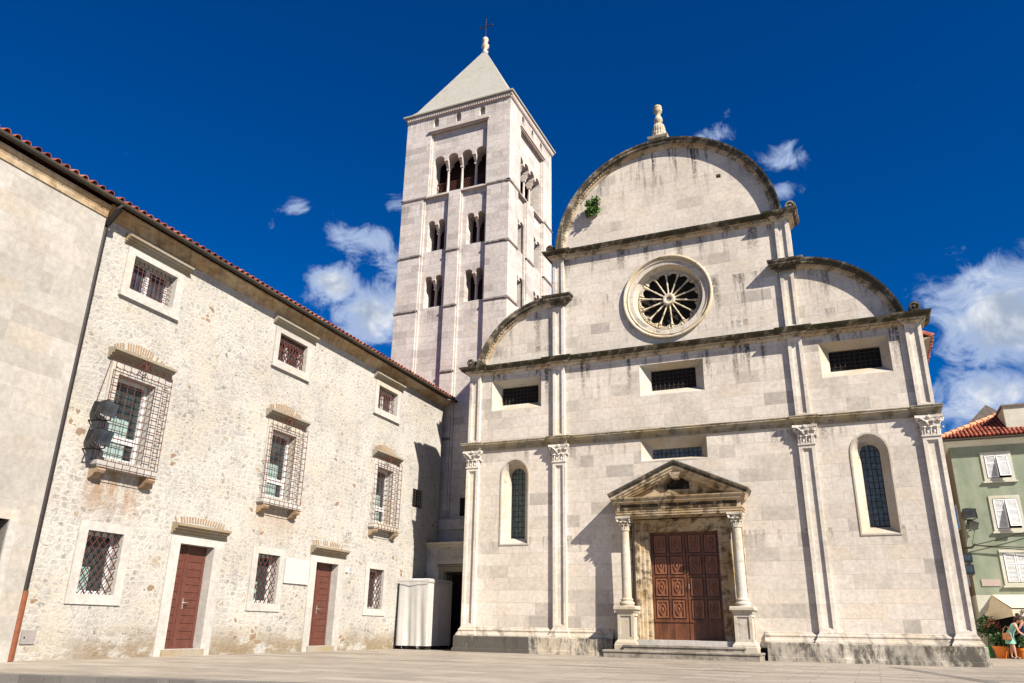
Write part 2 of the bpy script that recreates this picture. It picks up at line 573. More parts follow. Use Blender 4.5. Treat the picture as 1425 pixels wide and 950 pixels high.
# kerb stones along the edge, and two darker strips set in the paving
g = G()
kl = sqrt(kd[0] ** 2 + kd[1] ** 2)
ux, uy = kd[0] / kl, kd[1] / kl
for i in range(-28, 29):
    c0, c1 = i * 1.1 + .006, i * 1.1 + 1.094
    a = (-8.73 + ux * c0, 9.83 + uy * c0)
    b = (-8.73 + ux * c1, 9.83 + uy * c1)
    o = (-uy * .3, ux * .3)
    f_ = (uy * .02, -ux * .02)
    q = [(a[0] + f_[0], a[1] + f_[1]), (b[0] + f_[0], b[1] + f_[1]), (b[0] + o[0], b[1] + o[1]), (a[0] + o[0], a[1] + o[1])]
    g.add([(p[0], p[1], -.12) for p in q] + [(p[0], p[1], GZ + .006) for p in q],
          [(0, 1, 5, 4), (1, 2, 6, 5), (2, 3, 7, 6), (3, 0, 4, 7), (4, 5, 6, 7)])
tag(g.build('kerb', M['drain']), kind='structure')
g = G()
for (x0, y0, x1, y1, w_) in ((-40, 17.05, 30, 20.6, .07), (-16.9, 21.6, 40, 24.8, .05), (.35, 24.6, 2.4, 16, .32), (-13, 25.0, -22, 11, .05), (3.6, 28, 9, 20, .06)):
    d = Vector((x1 - x0, y1 - y0)).normalized()
    n_ = Vector((-d.y, d.x)) * w_ / 2
    a, b = Vector((x0, y0)), Vector((x1, y1))
    g.add([(*(a - n_), GZ + .004), (*(b - n_), GZ + .004), (*(b + n_), GZ + .004), (*(a + n_), GZ + .004)], [(0, 1, 2, 3)])
tag(g.build('paving_strips', M['drain']), kind='structure')

# ------------------------------------------------------------------ CHURCH
church = thing('church', 'pale stone church facade with rounded gables, rose window and columned portal', 'church', (-5.62, 27.0, 0))
CM = lambda a, b, d: (a, d, b)          # facade plane y = 0, depth into the wall


def outline():
    pts = [(-8.2, .4), (8.2, .4), (8.2, 10.6)]
    cx, cz, r = 4.5, 9.87, 3.40
    a0 = math.asin((10.6 - cz) / r)
    for i in range(19):
        a = a0 + (pi / 2 - a0) * i / 18
        pts.append((cx + (r - .1) * cos(a), cz + (r - .1) * sin(a)))
    pts.append((4.6, 13.17))
    pts.append((4.6, 15.1))
    R2 = 4.3
    for i in range(49):
        a = pi * i / 48
        pts.append((R2 * cos(a), 15.1 + R2 * sin(a)))
    pts.append((-4.6, 15.1))
    pts.append((-4.6, 13.17))
    pts += [(-x, z) for x, z in reversed(pts[3:22])]
    pts.append((-8.2, 10.6))
    return pts


wins = []      # (outer loop, inner loop, depth)
for sx in (-1, 1):
    wins.append(('lancet', arch(*sorted((sx * 5.64, sx * 6.72)), 3.77, 6.9, 16, .22), arch(*sorted((sx * 5.89, sx * 6.47)), 3.99, 6.62, 16), .34))
wins += [('barred', rect(-7.24, -5.12, 8.91, 10.14), rect(-6.96, -5.38, 9.2, 9.93), .36),
         ('barred', rect(5.07, 7.23, 8.91, 10.16), rect(5.34, 6.95, 9.2, 9.93), .36),
         ('barred', rect(-1.2, 1.14, 8.91, 10.1), rect(-.86, .8, 9.17, 9.95), .36),
         ('slot', rect(-1.26, 1.08, 6.5, 7.28), rect(-.93, .83, 6.63, 6.98), .36)]
ROSE = (0.0, 12.72)
rose_hole = circle(ROSE, 1.33)
door_hole = rect(-1.62, 1.66, .45, 4.40)
sq = rect(2.16, 2.34, 17.38, 17.55)
g = G()
ol = outline()
g.plate(ol, [w[1] for w in wins] + [rose_hole, door_hole, sq], CM, 0, None)
g.plate(ol, [w[2] for w in wins] + [circle(ROSE, 1.33), door_hole, sq], CM, .7, None)
g.band([CM(a, b, 0) for a, b in ol], [CM(a, b, .7) for a, b in ol])
for lp in (door_hole, sq):
    g.band([CM(a, b, 0) for a, b in lp], [CM(a, b, .7) for a, b in lp])
g.build('facade_wall', M['church'], church)
g = G(); g.box(2.14, 2.36, .3, .5, 17.36, 17.57); g.build('putlog_hole', M['dark'], church)

for kind, lo, li, dp in wins:
    g = G()
    # hole loops can differ in vertex order only by size, so band them directly
    g.band([CM(a, b, 0.002) for a, b in lo], [CM(a, b, dp) for a, b in li])
    g.band([CM(a, b, dp) for a, b in li], [CM(a, b, dp + .2) for a, b in li])
    # thin raised edge round the opening
    cx_ = sum(p[0] for p in lo) / len(lo); cz_ = sum(p[1] for p in lo) / len(lo)
    grow = [(cx_ + (a - cx_) * 1.0 + (.05 if a > cx_ else -.05), cz_ + (b - cz_) + (.05 if b > cz_ else -.05)) for a, b in lo]
    if kind == 'lancet':
        g.plate(grow, [lo], CM, -.025, .0, back=False)
    nm = {'lancet': 'lancet_window', 'barred': 'barred_window', 'slot': 'slot_window'}[kind]
    w = g.build(nm, M['reveal'], church)
    g = G()
    g.plate([(cx_ + (a - cx_) * 1.02, cz_ + (b - cz_) * 1.02) for a, b in li], [], CM, dp + .12)
    g.build('pane', M['leadglass'] if (kind != 'lancet' or cx_ > 0) and kind != 'barred' else (M['greenlead'] if kind == 'lancet' else M['dark']), w)
    g = G()
    a0, a1 = min(p[0] for p in li), max(p[0] for p in li)
    b0, b1 = min(p[1] for p in li), max(p[1] for p in li)
    nx = 4 if kind == 'lancet' else (10 if kind == 'barred' else 11)
    nz = 13 if kind == 'lancet' else (5 if kind == 'barred' else 1)
    for i in range(1, nx):
        a = a0 + (a1 - a0) * i / nx
        top = b1
        if kind == 'lancet':
            r_ = (a1 - a0) / 2
            top = b1 - r_ + sqrt(max(0, r_ ** 2 - (a - (a0 + a1) / 2) ** 2))
        g.tube([(a, dp + .05, b0), (a, dp + .05, top)], .012, 4)
    for i in range(1, nz + (0 if nz > 1 else 1)):
        b = b0 + (b1 - b0) * i / max(nz, 2)
        ww = 0
        if kind == 'lancet' and b > b1 - (a1 - a0) / 2:
            r_ = (a1 - a0) / 2
            ww = r_ - sqrt(max(0, r_ ** 2 - (b - (b1 - r_)) ** 2))
        g.tube([(a0 + ww, dp + .035, b), (a1 - ww, dp + .035, b)], .012, 4)
    if kind == 'lancet':   # leaded frame round the edge
        g.band([CM(cx_ + (a - cx_) * .93, cz_ + (b - cz_) * .98, dp + .03) for a, b in li], [CM(a, b, dp + .03) for a, b in li])
    g.build('grille', M['iron'], w)


def sunk_panel(g, x0, x1, z0, z1, y, ins=.11, dep=.065, yb=0.0, bot=None, top=None):
    """pilaster shaft: raised border, moulded sunk field"""
    bot = ins if bot is None else bot
    top = ins if top is None else top
    o = rect(x0, x1, z0, z1)
    i1 = rect(x0 + ins, x1 - ins, z0 + bot, z1 - top)
    i2 = rect(x0 + ins + .03, x1 - ins - .03, z0 + bot + .03, z1 - top - .03)
    g.plate(o, [i1], CM, -y)
    g.band([CM(a, b, -y) for a, b in i1], [CM(a, b, -y + dep * .45) for a, b in i1])
    g.band([CM(a, b, -y + dep * .45) for a, b in i1], [CM(a, b, -y + dep * .5) for a, b in i2])
    g.band([CM(a, b, -y + dep * .5) for a, b in i2], [CM(a, b, -y + dep) for a, b in i2])
    g.plate(i2, [], CM, -y + dep)
    g.band([CM(a, b, -y) for a, b in o], [CM(a, b, -yb) for a, b in o])


PILS = [(-8.2, -7.68), (-4.61, -4.1), (4.07, 4.58), (7.73, 8.26)]
PP = .12
for x0, x1 in PILS:
    g = G()
    sunk_panel(g, x0, x1, .86, 6.66, PP)
    g.build('pilaster', M['pilaster'], church)
    g = G()
    sunk_panel(g, x0 + .02, x1 - .02, 7.62, 10.44, PP)
    g.build('pilaster', M['pilaster'], church)
for x0, x1 in PILS[1:3]:
    g = G()
    sunk_panel(g, x0 + .02, x1 - .02, 10.78, 12.86 if x0 > 0 else 12.9, PP)
    g.build('pilaster', M['pilaster'], church)
    g = G()
    sunk_panel(g, x0 + .02, x1 - .02, 13.3, 15.02, PP)
    g.build('pilaster', M['pilaster'], church)


def leaf(g, base, out, side, up, h, w, curl, lean=.25):
    """acanthus leaf: strip rising from base, leaning outwards and curling over at the tip"""
    base, out, side, up = map(Vector, (base, out, side, up))
    n = 6
    rows = []
    for i in range(n + 1):
        t = i / n
        hh = h * (sin(t * 2.05) / sin(pi / 2)) if t < .77 else h * (1 - (t - .77) * .9)
        oo = lean * h * t ** 2.2 + (curl * max(0, t - .6) * 1.6)
        ww = w * (.55 + .6 * sin(pi * min(1, t * 1.05) * .62)) * (1 if t < .75 else (1 - (t - .75) * 2.4))
        lob = 1 + .16 * (1 if i % 2 else -1)
        rows.append([(base + up * hh + out * (oo - .012 * abs(k)) + side * (k * ww * .5 * lob)) for k in (-1, -.45, 0, .45, 1)])
        rows[-1][2] = rows[-1][2] + out * .022
    vs = [p for r in rows for p in r]
    vs2 = [p - out * .02 for p in vs]
    fs = []
    for i in range(n):
        for k in range(4):
            a = i * 5 + k
            fs.append((a, a + 1, a + 6, a + 5))
    m_ = len(vs)
    fs += [tuple(j + m_ for j in reversed(f)) for f in fs]
    g.add(vs + vs2, fs)


def spiral(g, c, axis_dir, r, th, turns=1.6):
    """volute: a rolled band round an axis (axis_dir horizontal)"""
    ax = Vector(axis_dir).normalized()
    up = Vector((0, 0, 1))
    sd_ = ax.cross(up)
    c = Vector(c)
    g_pts = []
    n = 14
    for i in range(n + 1):
        t = i / n
        rr = r * (1 - .78 * t)
        a = t * turns * 2 * pi + pi / 2
        g_pts.append(c + sd_ * cos(a) * rr + up * sin(a) * rr)
    g.tube(g_pts, [th * (1 - .45 * i / n) for i in range(n + 1)], 5)
    g.tube([c - ax * th * .8, c + ax * th * .8], r * .45, 8)


def pil_capital(cx, w, z0, h, y, lowy=0.0):
    g = G()
    hw = w / 2
    g.box(cx - hw - .02, cx + hw + .02, -y - .03, 0, z0, z0 + .05)           # astragal
    g.frus((cx - hw + .02, cx + hw - .02, -y, 0), z0 + .05, (cx - hw - .05, cx + hw + .05, -y - .06, 0), z0 + h - .08)
    # abacus, hollow sided
    pts = []
    W2 = hw + .13
    for i in range(9):
        t = i / 8
        pts.append((cx - W2 + 2 * W2 * t, -y - .11 + .05 * sin(pi * t)))
    low = [(a, b, z0 + h - .08) for a, b in pts] + [(cx + W2, 0, z0 + h - .08), (cx - W2, 0, z0 + h - .08)]
    up_ = [(a, b, z0 + h) for a, b, _ in low]
    g.band(low, up_)
    g.add(low, [tuple(range(len(low)))])
    g.add(up_, [tuple(range(len(up_)))])
    X, Y, Z = (1, 0, 0), (0, -1, 0), (0, 0, 1)
    for k in (-1, 0, 1):
        leaf(g, (cx + k * w * .33, -y - .005, z0 + .05), Y, X, Z, h * .42, w * .34, .06, .15)
    for k in (-.5, .5):
        leaf(g, (cx + k * w * .36, -y - .02, z0 + .12), Y, X, Z, h * .60, w * .34, .06, .12)
    for sgn in (-1, 1):
        leaf(g, (cx + sgn * (hw - .01), -y * .5, z0 + .05), (sgn, 0, 0), (0, 1, 0), Z, h * .42, .16, .08)
        leaf(g, (cx + sgn * (hw - .02), -y * .9, z0 + .1), Vector((sgn, -1, 0)).normalized(), Vector((1, sgn, 0)).normalized(), Z, h * .66, .2, .07, .16)
        spiral(g, (cx + sgn * (hw + .06), -y - .06, z0 + h - .16), (sgn * .6, -.9, 0) if False else (sgn * .25, -1, 0), .075, .03)
        g.tube([(cx + sgn * .03, -y - .05, z0 + h * .5), (cx + sgn * .12, -y - .1, z0 + h * .68), (cx + sgn * (hw), -y - .12, z0 + h - .09)], [.02, .028, .035], 5)
    g.lathe([(0, -.05), (.055, -.03), (.06, .0), (.03, .02)], (cx, -y - .07, z0 + h - .05), 8, 'y')
    return g


for x0, x1 in PILS:
    pil_capital((x0 + x1) / 2, x1 - x0, 6.66, .66, PP).build('capital', M['pilaster'], church, smooth=True)


def plan_path(f=0.0, ends=8.2, ress=True, back=.8, pp=PP, pils=PILS):
    """the facade's plan from left to right, with breaks round each pilaster (outward = -y)"""
    p = [(-ends, back)]
    for i, (x0, x1) in enumerate(pils):
        e0, e1 = x0 - f, x1 + f
        if i == 0:
            e0 = -ends
        if i == len(pils) - 1:
            e1 = ends + .04
        if i > 0:
            p.append((e0, 0))
        p.append((e0, -pp))
        p.append((e1, -pp))
        if i < len(pils) - 1:
            p.append((e1, 0))
    p.append((ends + .04, back))
    return p


def dentils(g, path, out, z0, z1, step=.14, w=.075):
    for (a, b) in zip(path[:-1], path[1:]):
        a, b = Vector(a), Vector(b)
        L_ = (b - a).length
        if L_ < .3 or abs(b.x - a.x) < .2:
            continue
        d = (b - a) / L_
        n_ = int(L_ / step)
        for i in range(n_):
            c = a + d * (L_ * (i + .5) / n_)
            g.box(c.x - w / 2, c.x + w / 2, c.y - out, c.y - out + .06, z0, z1)


# cornice 1, thin string course above the capitals
path = plan_path()
g = G()
g.sweep([(0, 7.32), (.05, 7.32), (.05, 7.39), (.07, 7.40), (.07, 7.44), (.15, 7.52), (.19, 7.54), (.19, 7.585), (.21, 7.60), (.21, 7.625), (0, 7.66)], path)
g.build('string_course', M['string'], church)
# cornice 2
g = G()
g.sweep([(0, 10.575), (.10, 10.577), (.21, 10.585), (.27, 10.60), (.285, 10.65), (.33, 10.69), (.355, 10.745), (0, 10.80)], path)
g.build('cornice', M['cornice'], church)
g = G()
g.sweep([(0, 10.42), (.025, 10.425), (.03, 10.45), (.055, 10.475), (.06, 10.49), (.10, 10.495), (.10, 10.55), (.15, 10.56), (.17, 10.576), (0, 10.577)], path)
dentils(g, path, .15, 10.497, 10.55)
g.build('bed_moulding', M['bed'], church)
# cornice 3, below the big arch
p3 = [(-4.61, .8), (-4.61, -PP), (-4.1, -PP), (-4.1, 0), (4.07, 0), (4.07, -PP), (4.6, -PP), (4.6, .8)]
g = G()
g.sweep([(0, 15.145), (.10, 15.147), (.21, 15.155), (.27, 15.17), (.285, 15.22), (.325, 15.26), (.345, 15.31), (0, 15.35)], p3)
g.build('cornice', M['cornice'], church)
g = G()
g.sweep([(0, 14.99), (.025, 14.995), (.03, 15.02), (.055, 15.045), (.06, 15.06), (.10, 15.065), (.10, 15.12), (.15, 15.13), (.17, 15.146), (0, 15.147)], p3)
dentils(g, p3, .15, 15.067, 15.12)
g.build('bed_moulding', M['bed'], church)


def arcdent(g, cx, cz, r, a0, a1, out, step=.13, w=.07, h=.07):
    n_ = int(abs(a1 - a0) * r / step)
    for i in range(n_):
        a = a0 + (a1 - a0) * (i + .5) / n_
        t_ = Vector((-sin(a), 0, cos(a))); q = Vector((cos(a), 0, sin(a)))
        c = Vector((cx, 0, cz)) + q * r
        vs = []
        for yy in (-out, -out + .07):
            for s1, s2 in ((-1, 0), (1, 0), (1, 1), (-1, 1)):
                vs.append(c + t_ * s1 * w / 2 + q * s2 * h + Vector((0, yy, 0)))
        g.add(vs, [(0, 1, 2, 3), (4, 5, 6, 7), (0, 1, 5, 4), (1, 2, 6, 5), (2, 3, 7, 6), (3, 0, 4, 7)])


# big semicircular gable cornice
g = G()
AP = [(0, -.155), (.15, -.15), (.20, -.135), (.27, -.12), (.275, -.05), (.32, -.01), (.335, .05), (-.5, .08), (-.5, -.1)]
AB = [(0, -.29), (.035, -.29), (.04, -.26), (.065, -.235), (.065, -.205), (.105, -.20), (.105, -.165), (.15, -.152), (0, -.152)]
g.arcsweep(AP, 0, 15.12, 4.36, radians(2), radians(178), 72)
g.build('gable_cornice', M['archcornice'], church, smooth=False)
g = G()
g.arcsweep(AB, 0, 15.12, 4.36, radians(2), radians(178), 72)
arcdent(g, 0, 15.12, 4.36 - .205, radians(3), radians(177), .15, h=.05)
g.build('bed_moulding', M['bed'], church)
for sx in (-1, 1):
    g = G()
    cx, cz, r = sx * 4.5, 9.90, 3.40
    a0 = math.asin((10.78 - cz) / r)
    e0, e1 = (a0, pi / 2) if sx > 0 else (pi - a0, pi / 2)
    g.arcsweep(AP, cx, cz, r, e0, e1, 36)
    gb = G(); gb.arcsweep(AB, cx, cz, r, e0, e1, 36); arcdent(gb, cx, cz, r - .205, e0, e1, .15, h=.05); gb.build('bed_moulding', M['bed'], church)
    # straight end that wraps round the pilaster
    pth = [(sx * 4.5, 0), (sx * 4.60, 0), (sx * 4.60, -PP), (sx * 4.07, -PP), (sx * 4.07, 0)] if sx < 0 else [(4.05, 0), (4.05, -PP), (4.6, -PP), (4.6, 0), (4.52, 0)]
    pr = [(0, cz + r - .29), (.035, cz + r - .285), (.065, cz + r - .24), (.065, cz + r - .205), (.105, cz + r - .20), (.105, cz + r - .165), (.15, cz + r - .152),
          (.27, cz + r - .12), (.275, cz + r - .05), (.32, cz + r - .01), (.335, cz + r + .05), (0, cz + r + .09)]
    if sx < 0:
        pth = [(-4.62, .2), (-4.62, -PP), (-4.08, -PP), (-4.08, .0)]
    else:
        pth = [(4.05, .0), (4.05, -PP), (4.6, -PP), (4.6, .2)]
    g.sweep(pr, pth)
    g.build('gable_cornice', M['archcornice'], church, smooth=False)
# roundels at the feet of the arches
for x, z, r in ((-4.66, 15.5, .18), (4.72, 15.5, .19), (-8.12, 10.97, .17), (8.14, 10.97, .18)):
    g = G()
    g.lathe([(0, -.27), (r * .25, -.27), (r * .3, -.22), (r * .55, -.22), (r * .62, -.26), (r * .95, -.25), (r, -.2), (r, .05), (0, .05)], (x, 0, z), 18, 'y')
    g.build('roundel', M['archcornice'], church, smooth=True)
# plinth and base mouldings
for seg in ('l', 'r'):
    if seg == 'l':
        pth = [(-8.2, .8), (-8.2, -PP), (-7.68, -PP), (-7.68, 0), (-4.61, 0), (-4.61, -PP), (-4.1, -PP), (-4.1, 0), (-2.45, 0)]
        pth2 = [(-8.2, .8), (-8.2, -PP), (-2.42, -PP)]
    else:
        pth = [(2.45, 0), (4.07, 0), (4.07, -PP), (4.58, -PP), (4.58, 0), (7.73, 0), (7.73, -PP), (8.26, -PP), (8.26, .8)]
        pth2 = [(2.52, -PP), (8.26, -PP), (8.26, .8)]
    g = G()
    g.sweep([(0, .88), (.02, .86), (.025, .83), (.06, .80), (.075, .76), (.06, .72), (.085, .71), (.10, .67), (.13, .64), (.15, .59), (.15, .565), (0, .56)], pth)
    g.build('base_moulding', M['base'], church)
    g = G()
    g.sweep([(-.3, .565), (.17, .567), (.19, .55), (.195, .16), (.23, .15), (.235, .0), (-.3, .0)], pth2)
    g.build('plinth', M['plinth'], church)

# ---- rose window
g = G()
prof = [(1.70, .02), (1.70, -.09), (1.68, -.12), (1.64, -.125), (1.61, -.10), (1.60, -.04), (1.56, -.02), (1.54, -.05), (1.51, -.05), (1.49, .0), (1.44, .05),
        (1.42, .11), (1.38, .12), (1.36, .17), (1.32, .22), (1.30, .27), (1.26, .28), (1.24, .33), (1.20, .36), (1.18, .6)]
g.lathe(prof, (ROSE[0], 0, ROSE[1]), 64, 'y')
g.f = g.f[:-2]
rw = g.build('rose_window', M['rosette'], church, smooth=True)
g = G(); g.plate(circle(ROSE, 1.2, 40), [], CM, .56); g.build('pane', M['dark'], rw)
g = G()
g.lathe([(.105, .32), (.105, .24), (.15, .22), (.20, .22), (.235, .26), (.24, .32), (.2, .38), (.105, .38), (.105, .32)], (ROSE[0], 0, ROSE[1]), 24, 'y')
g.f = g.f[:-2]
for k in range(8):
    a = k * pi / 4
    g.tube([(ROSE[0], .30, ROSE[1]), (ROSE[0] + .11 * cos(a), .30, ROSE[1] + .11 * sin(a))], .014, 5)
g.build('hub', M['rosette'], rw, smooth=True)
NS = 14
g = G()
for k in range(NS):          # cusped arcade between the spokes
    a = pi / 2 + 2 * pi * (k + .5) / NS
    c = Vector((ROSE[0] + .995 * cos(a), .34, ROSE[1] + .995 * sin(a)))
    q = Vector((cos(a), 0, sin(a))); tt = Vector((-sin(a), 0, cos(a)))
    pts = []
    for i in range(11):
        b = pi * i / 10
        pts.append(c + tt * .185 * cos(b) + q * .14 * sin(b))
    g.tube(pts, .032, 6)
    for i in (2, 4, 6, 8):
        p = pts[i]
        g.tube([p, p + (c - p) * .33], [.028, .012], 5)
    for sgn in (-1, 1):
        g.tube([c + tt * .19 * sgn + q * .02, c + tt * .19 * sgn + q * .15], [.035, .05], 5)
pts_o = [CM(*p, .32) for p in circle(ROSE, 1.2, 56)]
pts_i = [CM(*p, .32) for p in circle(ROSE, 1.115, 56)]
g.band(pts_o, pts_i); g.band(pts_i, [CM(*p, .42) for p in circle(ROSE, 1.115, 56)])
g.build('tracery', M['rosette'], rw, smooth=True)
for k in range(NS):
    a = pi / 2 + 2 * pi * k / NS + .06
    q = Vector((cos(a), 0, sin(a)))
    c = Vector((ROSE[0], .32, ROSE[1]))
    rs = [(.23, .045), (.27, .045), (.29, .03), (.33, .042), (.58, .034), (.61, .05), (.64, .05), (.67, .034), (.90, .036), (.93, .055), (.97, .05), (1.0, .065), (1.04, .075)]
    g = G(); g.tube([c + q * r for r, _ in rs], [w * .8 for _, w in rs], 8)
    g.build('spoke', M['rosette'], rw, smooth=True)

# ---- portal
PX = .06
frame_out, frame_in = rect(PX - 1.63, PX + 1.62, .45, 4.42), rect(PX - 1.16, PX + 1.14, .57, 4.0)
g = G()
steps = [(0.0, -.20), (.07, -.20), (.09, -.16), (.17, -.15), (.19, -.11), (.30, -.10), (.32, -.05), (.44, -.03)]
for (i0, d0), (i1, d1) in zip(steps[:-1], steps[1:]):
    f0 = i0 / .47; f1 = i1 / .47
    L0 = [(a + (c - a) * f0, b + (d - b) * f0) for (a, b), (c, d) in zip(frame_out, frame_in)]
    L1 = [(a + (c - a) * f1, b + (d - b) * f1) for (a, b), (c, d) in zip(frame_out, frame_in)]
    L0[0] = (L0[0][0], .45); L0[1] = (L0[1][0], .45); L1[0] = (L1[0][0], .45); L1[1] = (L1[1][0], .45)
    g.add([CM(*p, d0) for p in L0] + [CM(*p, d1) for p in L1], [(1, 2, 6, 5), (2, 3, 7, 6), (3, 0, 4, 7)])
fo, fi = frame_out, [(a + (c - a) * .936, b + (d - b) * .936) for (a, b), (c, d) in zip(frame_out, frame_in)]
fi[0] = (fi[0][0], .45); fi[1] = (fi[1][0], .45)
g.add([CM(*p, -.20) for p in fo] + [CM(*p, .06) for p in fo], [(1, 2, 6, 5), (2, 3, 7, 6), (3, 0, 4, 7)])
g.add([CM(*p, -.03) for p in fi] + [CM(*p, .5) for p in fi], [(1, 2, 6, 5), (2, 3, 7, 6), (3, 0, 4, 7)])
portal = g.build('portal', M['portal'], church)
# columns
YC = -.5
for sx, cxx in ((-1, PX - 1.88), (1, PX + 1.86)):
    g = G()
    h0 = 1.6
    prof = [(.235, 0), (.235, .05), (.25, .055), (.255, .09), (.235, .12), (.20, .14), (.195, .17), (.21, .19), (.205, .215), (.175, .235), (.165, .26)]
    for i in range(13):
        t = i / 12
        prof.append((.158 - .022 * t ** 1.6, .28 + t * 2.14))
    prof += [(.15, 2.425), (.165, 2.44), (.16, 2.47), (.14, 2.48)]
    g.lathe(prof, (cxx, YC, h0), 28)
    g.build('column', M['column'], portal, smooth=True)
    # capital
    g = G()
    zc = 4.07
    g.lathe([(.135, 0), (.14, .1), (.16, .25), (.215, .36), (.215, .37)], (cxx, YC, zc), 16)
    W2 = .27
    pts = []
    for k in range(4):
        a = pi / 4 + k * pi / 2
        b = a + pi / 2
        p, q = Vector((cos(a), sin(a))) * W2 * 1.414 * .93, Vector((cos(b), sin(b))) * W2 * 1.414 * .93
        for i in range(5):
            t = i / 5
            mm = p.lerp(q, t)
            mm = mm * (1 - .13 * sin(pi * t))
            pts.append((cxx + mm.x, YC + mm.y))
    lo = [(a, b, zc + .365) for a, b in pts]; hi = [(a, b, zc + .43) for a, b in pts]
    g.band(lo, hi); g.add(lo, [tuple(range(len(lo)))]); g.add(hi, [tuple(range(len(hi)))])
    for ring, hh, ww, off, rr in ((8, .17, .12, 0, .135), (8, .28, .12, pi / 8, .145)):
        for k in range(ring):
            a = 2 * pi * k / ring + off
            q = Vector((cos(a), sin(a), 0))
            leaf(g, Vector((cxx, YC, zc + .01)) + q * rr, q, (-sin(a), cos(a), 0), (0, 0, 1), hh, ww, .07, .2)
    for k in range(4):
        a = pi / 4 + k * pi / 2
        q = Vector((cos(a), sin(a), 0))
        spiral(g, Vector((cxx, YC, zc + .30)) + q * .29, (-sin(a), cos(a), 0), .055, .024)
        g.tube([Vector((cxx, YC, zc + .18)) + q * .17, Vector((cxx, YC, zc + .30)) + q * .22, Vector((cxx, YC, zc + .35)) + q * .29], .022, 5)
    g.build('capital', M['column'], portal, smooth=True)
    # pedestal with sunk panels
    g = G()
    hw = .27
    bx = lambda o, z0, z1: g.box(cxx - hw - o, cxx + hw + o, YC - hw - o, -.0, z0, z1)
    g.sweep([(.10, .24), (.10, .40), (.085, .42), (.08, .47), (.055, .49), (.02, .54), (0.0, .56)],
            [(cxx - hw, 0), (cxx - hw, YC - hw), (cxx + hw, YC - hw), (cxx + hw, 0)], caps=False)
    g.sweep([(0.0, 1.36), (.03, 1.40), (.035, 1.43), (.08, 1.47), (.10, 1.49), (.10, 1.56), (.085, 1.60), (-.29, 1.602)],
            [(cxx - hw, 0), (cxx - hw, YC - hw), (cxx + hw, YC - hw), (cxx + hw, 0)], caps=False)
    PM = lambda a, b, d: (a, YC - hw + d, b)
    oo, ii = rect(cxx - hw, cxx + hw, .56, 1.36), rect(cxx - hw + .09, cxx + hw - .09, .64, 1.29)
    g.plate(oo, [ii], PM, 0); g.band([PM(*p, 0) for p in ii], [PM(*p, .035) for p in ii]); g.plate(ii, [], PM, .035)
    for sg in (-1, 1):
        SMp = lambda a, b, d: (cxx + sg * (hw - d), a, b)
        oo, ii = rect(YC - hw, 0, .56, 1.36), rect(YC - hw + .09, -.1, .64, 1.29)
        g.plate(oo, [ii], SMp, 0); g.band([SMp(*p, 0) for p in ii], [SMp(*p, .035) for p in ii]); g.plate(ii, [], SMp, .035)
    g.build('pedestal', M['column'] if sx < 0 else M['column'], portal, fixn=True)
    g = G()   # respond pilaster strip against the wall behind the column
    g.box(cxx - .12, cxx + .12, -.10, 0, 1.2, 4.45)
    g.build('respond', M['portal'], portal)
# entablature
g = G()
ex0, ex1 = PX - 2.10, PX + 2.08
pe = [(ex0, 0), (ex0, YC - .17), (ex1, YC - .17), (ex1, 0)]
g.sweep([(-.45, 4.50), (0, 4.50), (0, 4.56), (.02, 4.565), (.02, 4.635), (.04, 4.65), (.04, 4.67), (-.01, 4.68), (-.01, 4.90), (.02, 4.92), (.05, 4.955), (.10, 4.965), (.11, 5.04),
         (.16, 5.08), (.17, 5.12), (-.45, 5.13)], pe)
g.box(ex0 + .3, ex1 - .3, -.5, 0, 4.45, 4.60)
g.build('entablature', M['portal'], portal)
g = G(); g.box(ex0 + .13, ex1 - .13, YC - .168, YC - .10, 4.69, 4.89); g.build('frieze_panel', M['frieze'], portal)
# worn raised letters across the frieze (too weathered to read): short broken strokes
g = G()
random.seed(3)
# pediment
zb, zt = 5.13, 6.14
xl, xr = PX - 2.32, PX + 2.31
yf = YC - .17
g.v = []; g.f = []
def rake(g, sx, prof):
    """raking member: profile (out, up) swept along the slope"""
    tip = Vector((PX + sx * 2.30, 0, zb - .02)); apex = Vector((PX, 0, zt))
    d = (apex - tip).normalized()
    nrm = Vector((-d.z * sx, 0, d.x * sx)) if False else Vector((0, 1, 0)).cross(d)
    if nrm.z < 0: nrm = -nrm
    vs = []
    for p, cut in ((tip, 0), (apex, 1)):
        for o, u in prof:
            q = p + nrm * u
            if cut:   # mitre at the ridge: slide along d to x = PX
                q = q + d * ((PX - q.x) / d.x)
            vs.append((q.x, yf - o, q.z))
    k = len(prof)
    fs = [(i, (i + 1) % k, k + (i + 1) % k, k + i) for i in range(k)] + [tuple(range(k)), tuple(range(k, 2 * k))]
    g.add(vs, fs)
for sx in (-1, 1):
    rake(g, sx, [(.17, .0), (.17, -.05), (.12, -.09), (.11, -.13), (.06, -.15), (.05, -.20), (.0, -.23), (-.04, -.26), (-.2, -.26), (-.45, -.16), (-.45, .0)])
pd = g.build('pediment_cornice', M['portal'], portal)
g = G()
for sx in (-1, 1):
    rake(g, sx, [(.18, .003), (.19, .05), (.215, .06), (.22, .13), (.19, .17), (-.67, .17), (-.67, .003)])
g.build('pediment_slab', M['portal_roof'], portal)
g = G()
for sx in (-1, 1):     # beading under the rake
    for i in range(26):
        t = .10 + .62 * i / 25
        x = PX + sx * 2.30 * (1 - t); z = zb + (zt - zb) * t - .27
        g.box(x - .02, x + .02, yf + .0, yf + .07, z - .03, z + .03)
g.build('bead_moulding', M['portal'], portal)
tym = [(PX - 1.95, 5.125), (PX + 1.95, 5.125), (PX, 6.0)]
nic = [(PX - .44, 5.36), (PX + .42, 5.36), (PX + .42, 5.60), (PX + .20, 5.74), (PX, 5.84), (PX - .22, 5.75), (PX - .44, 5.62)]
g = G()
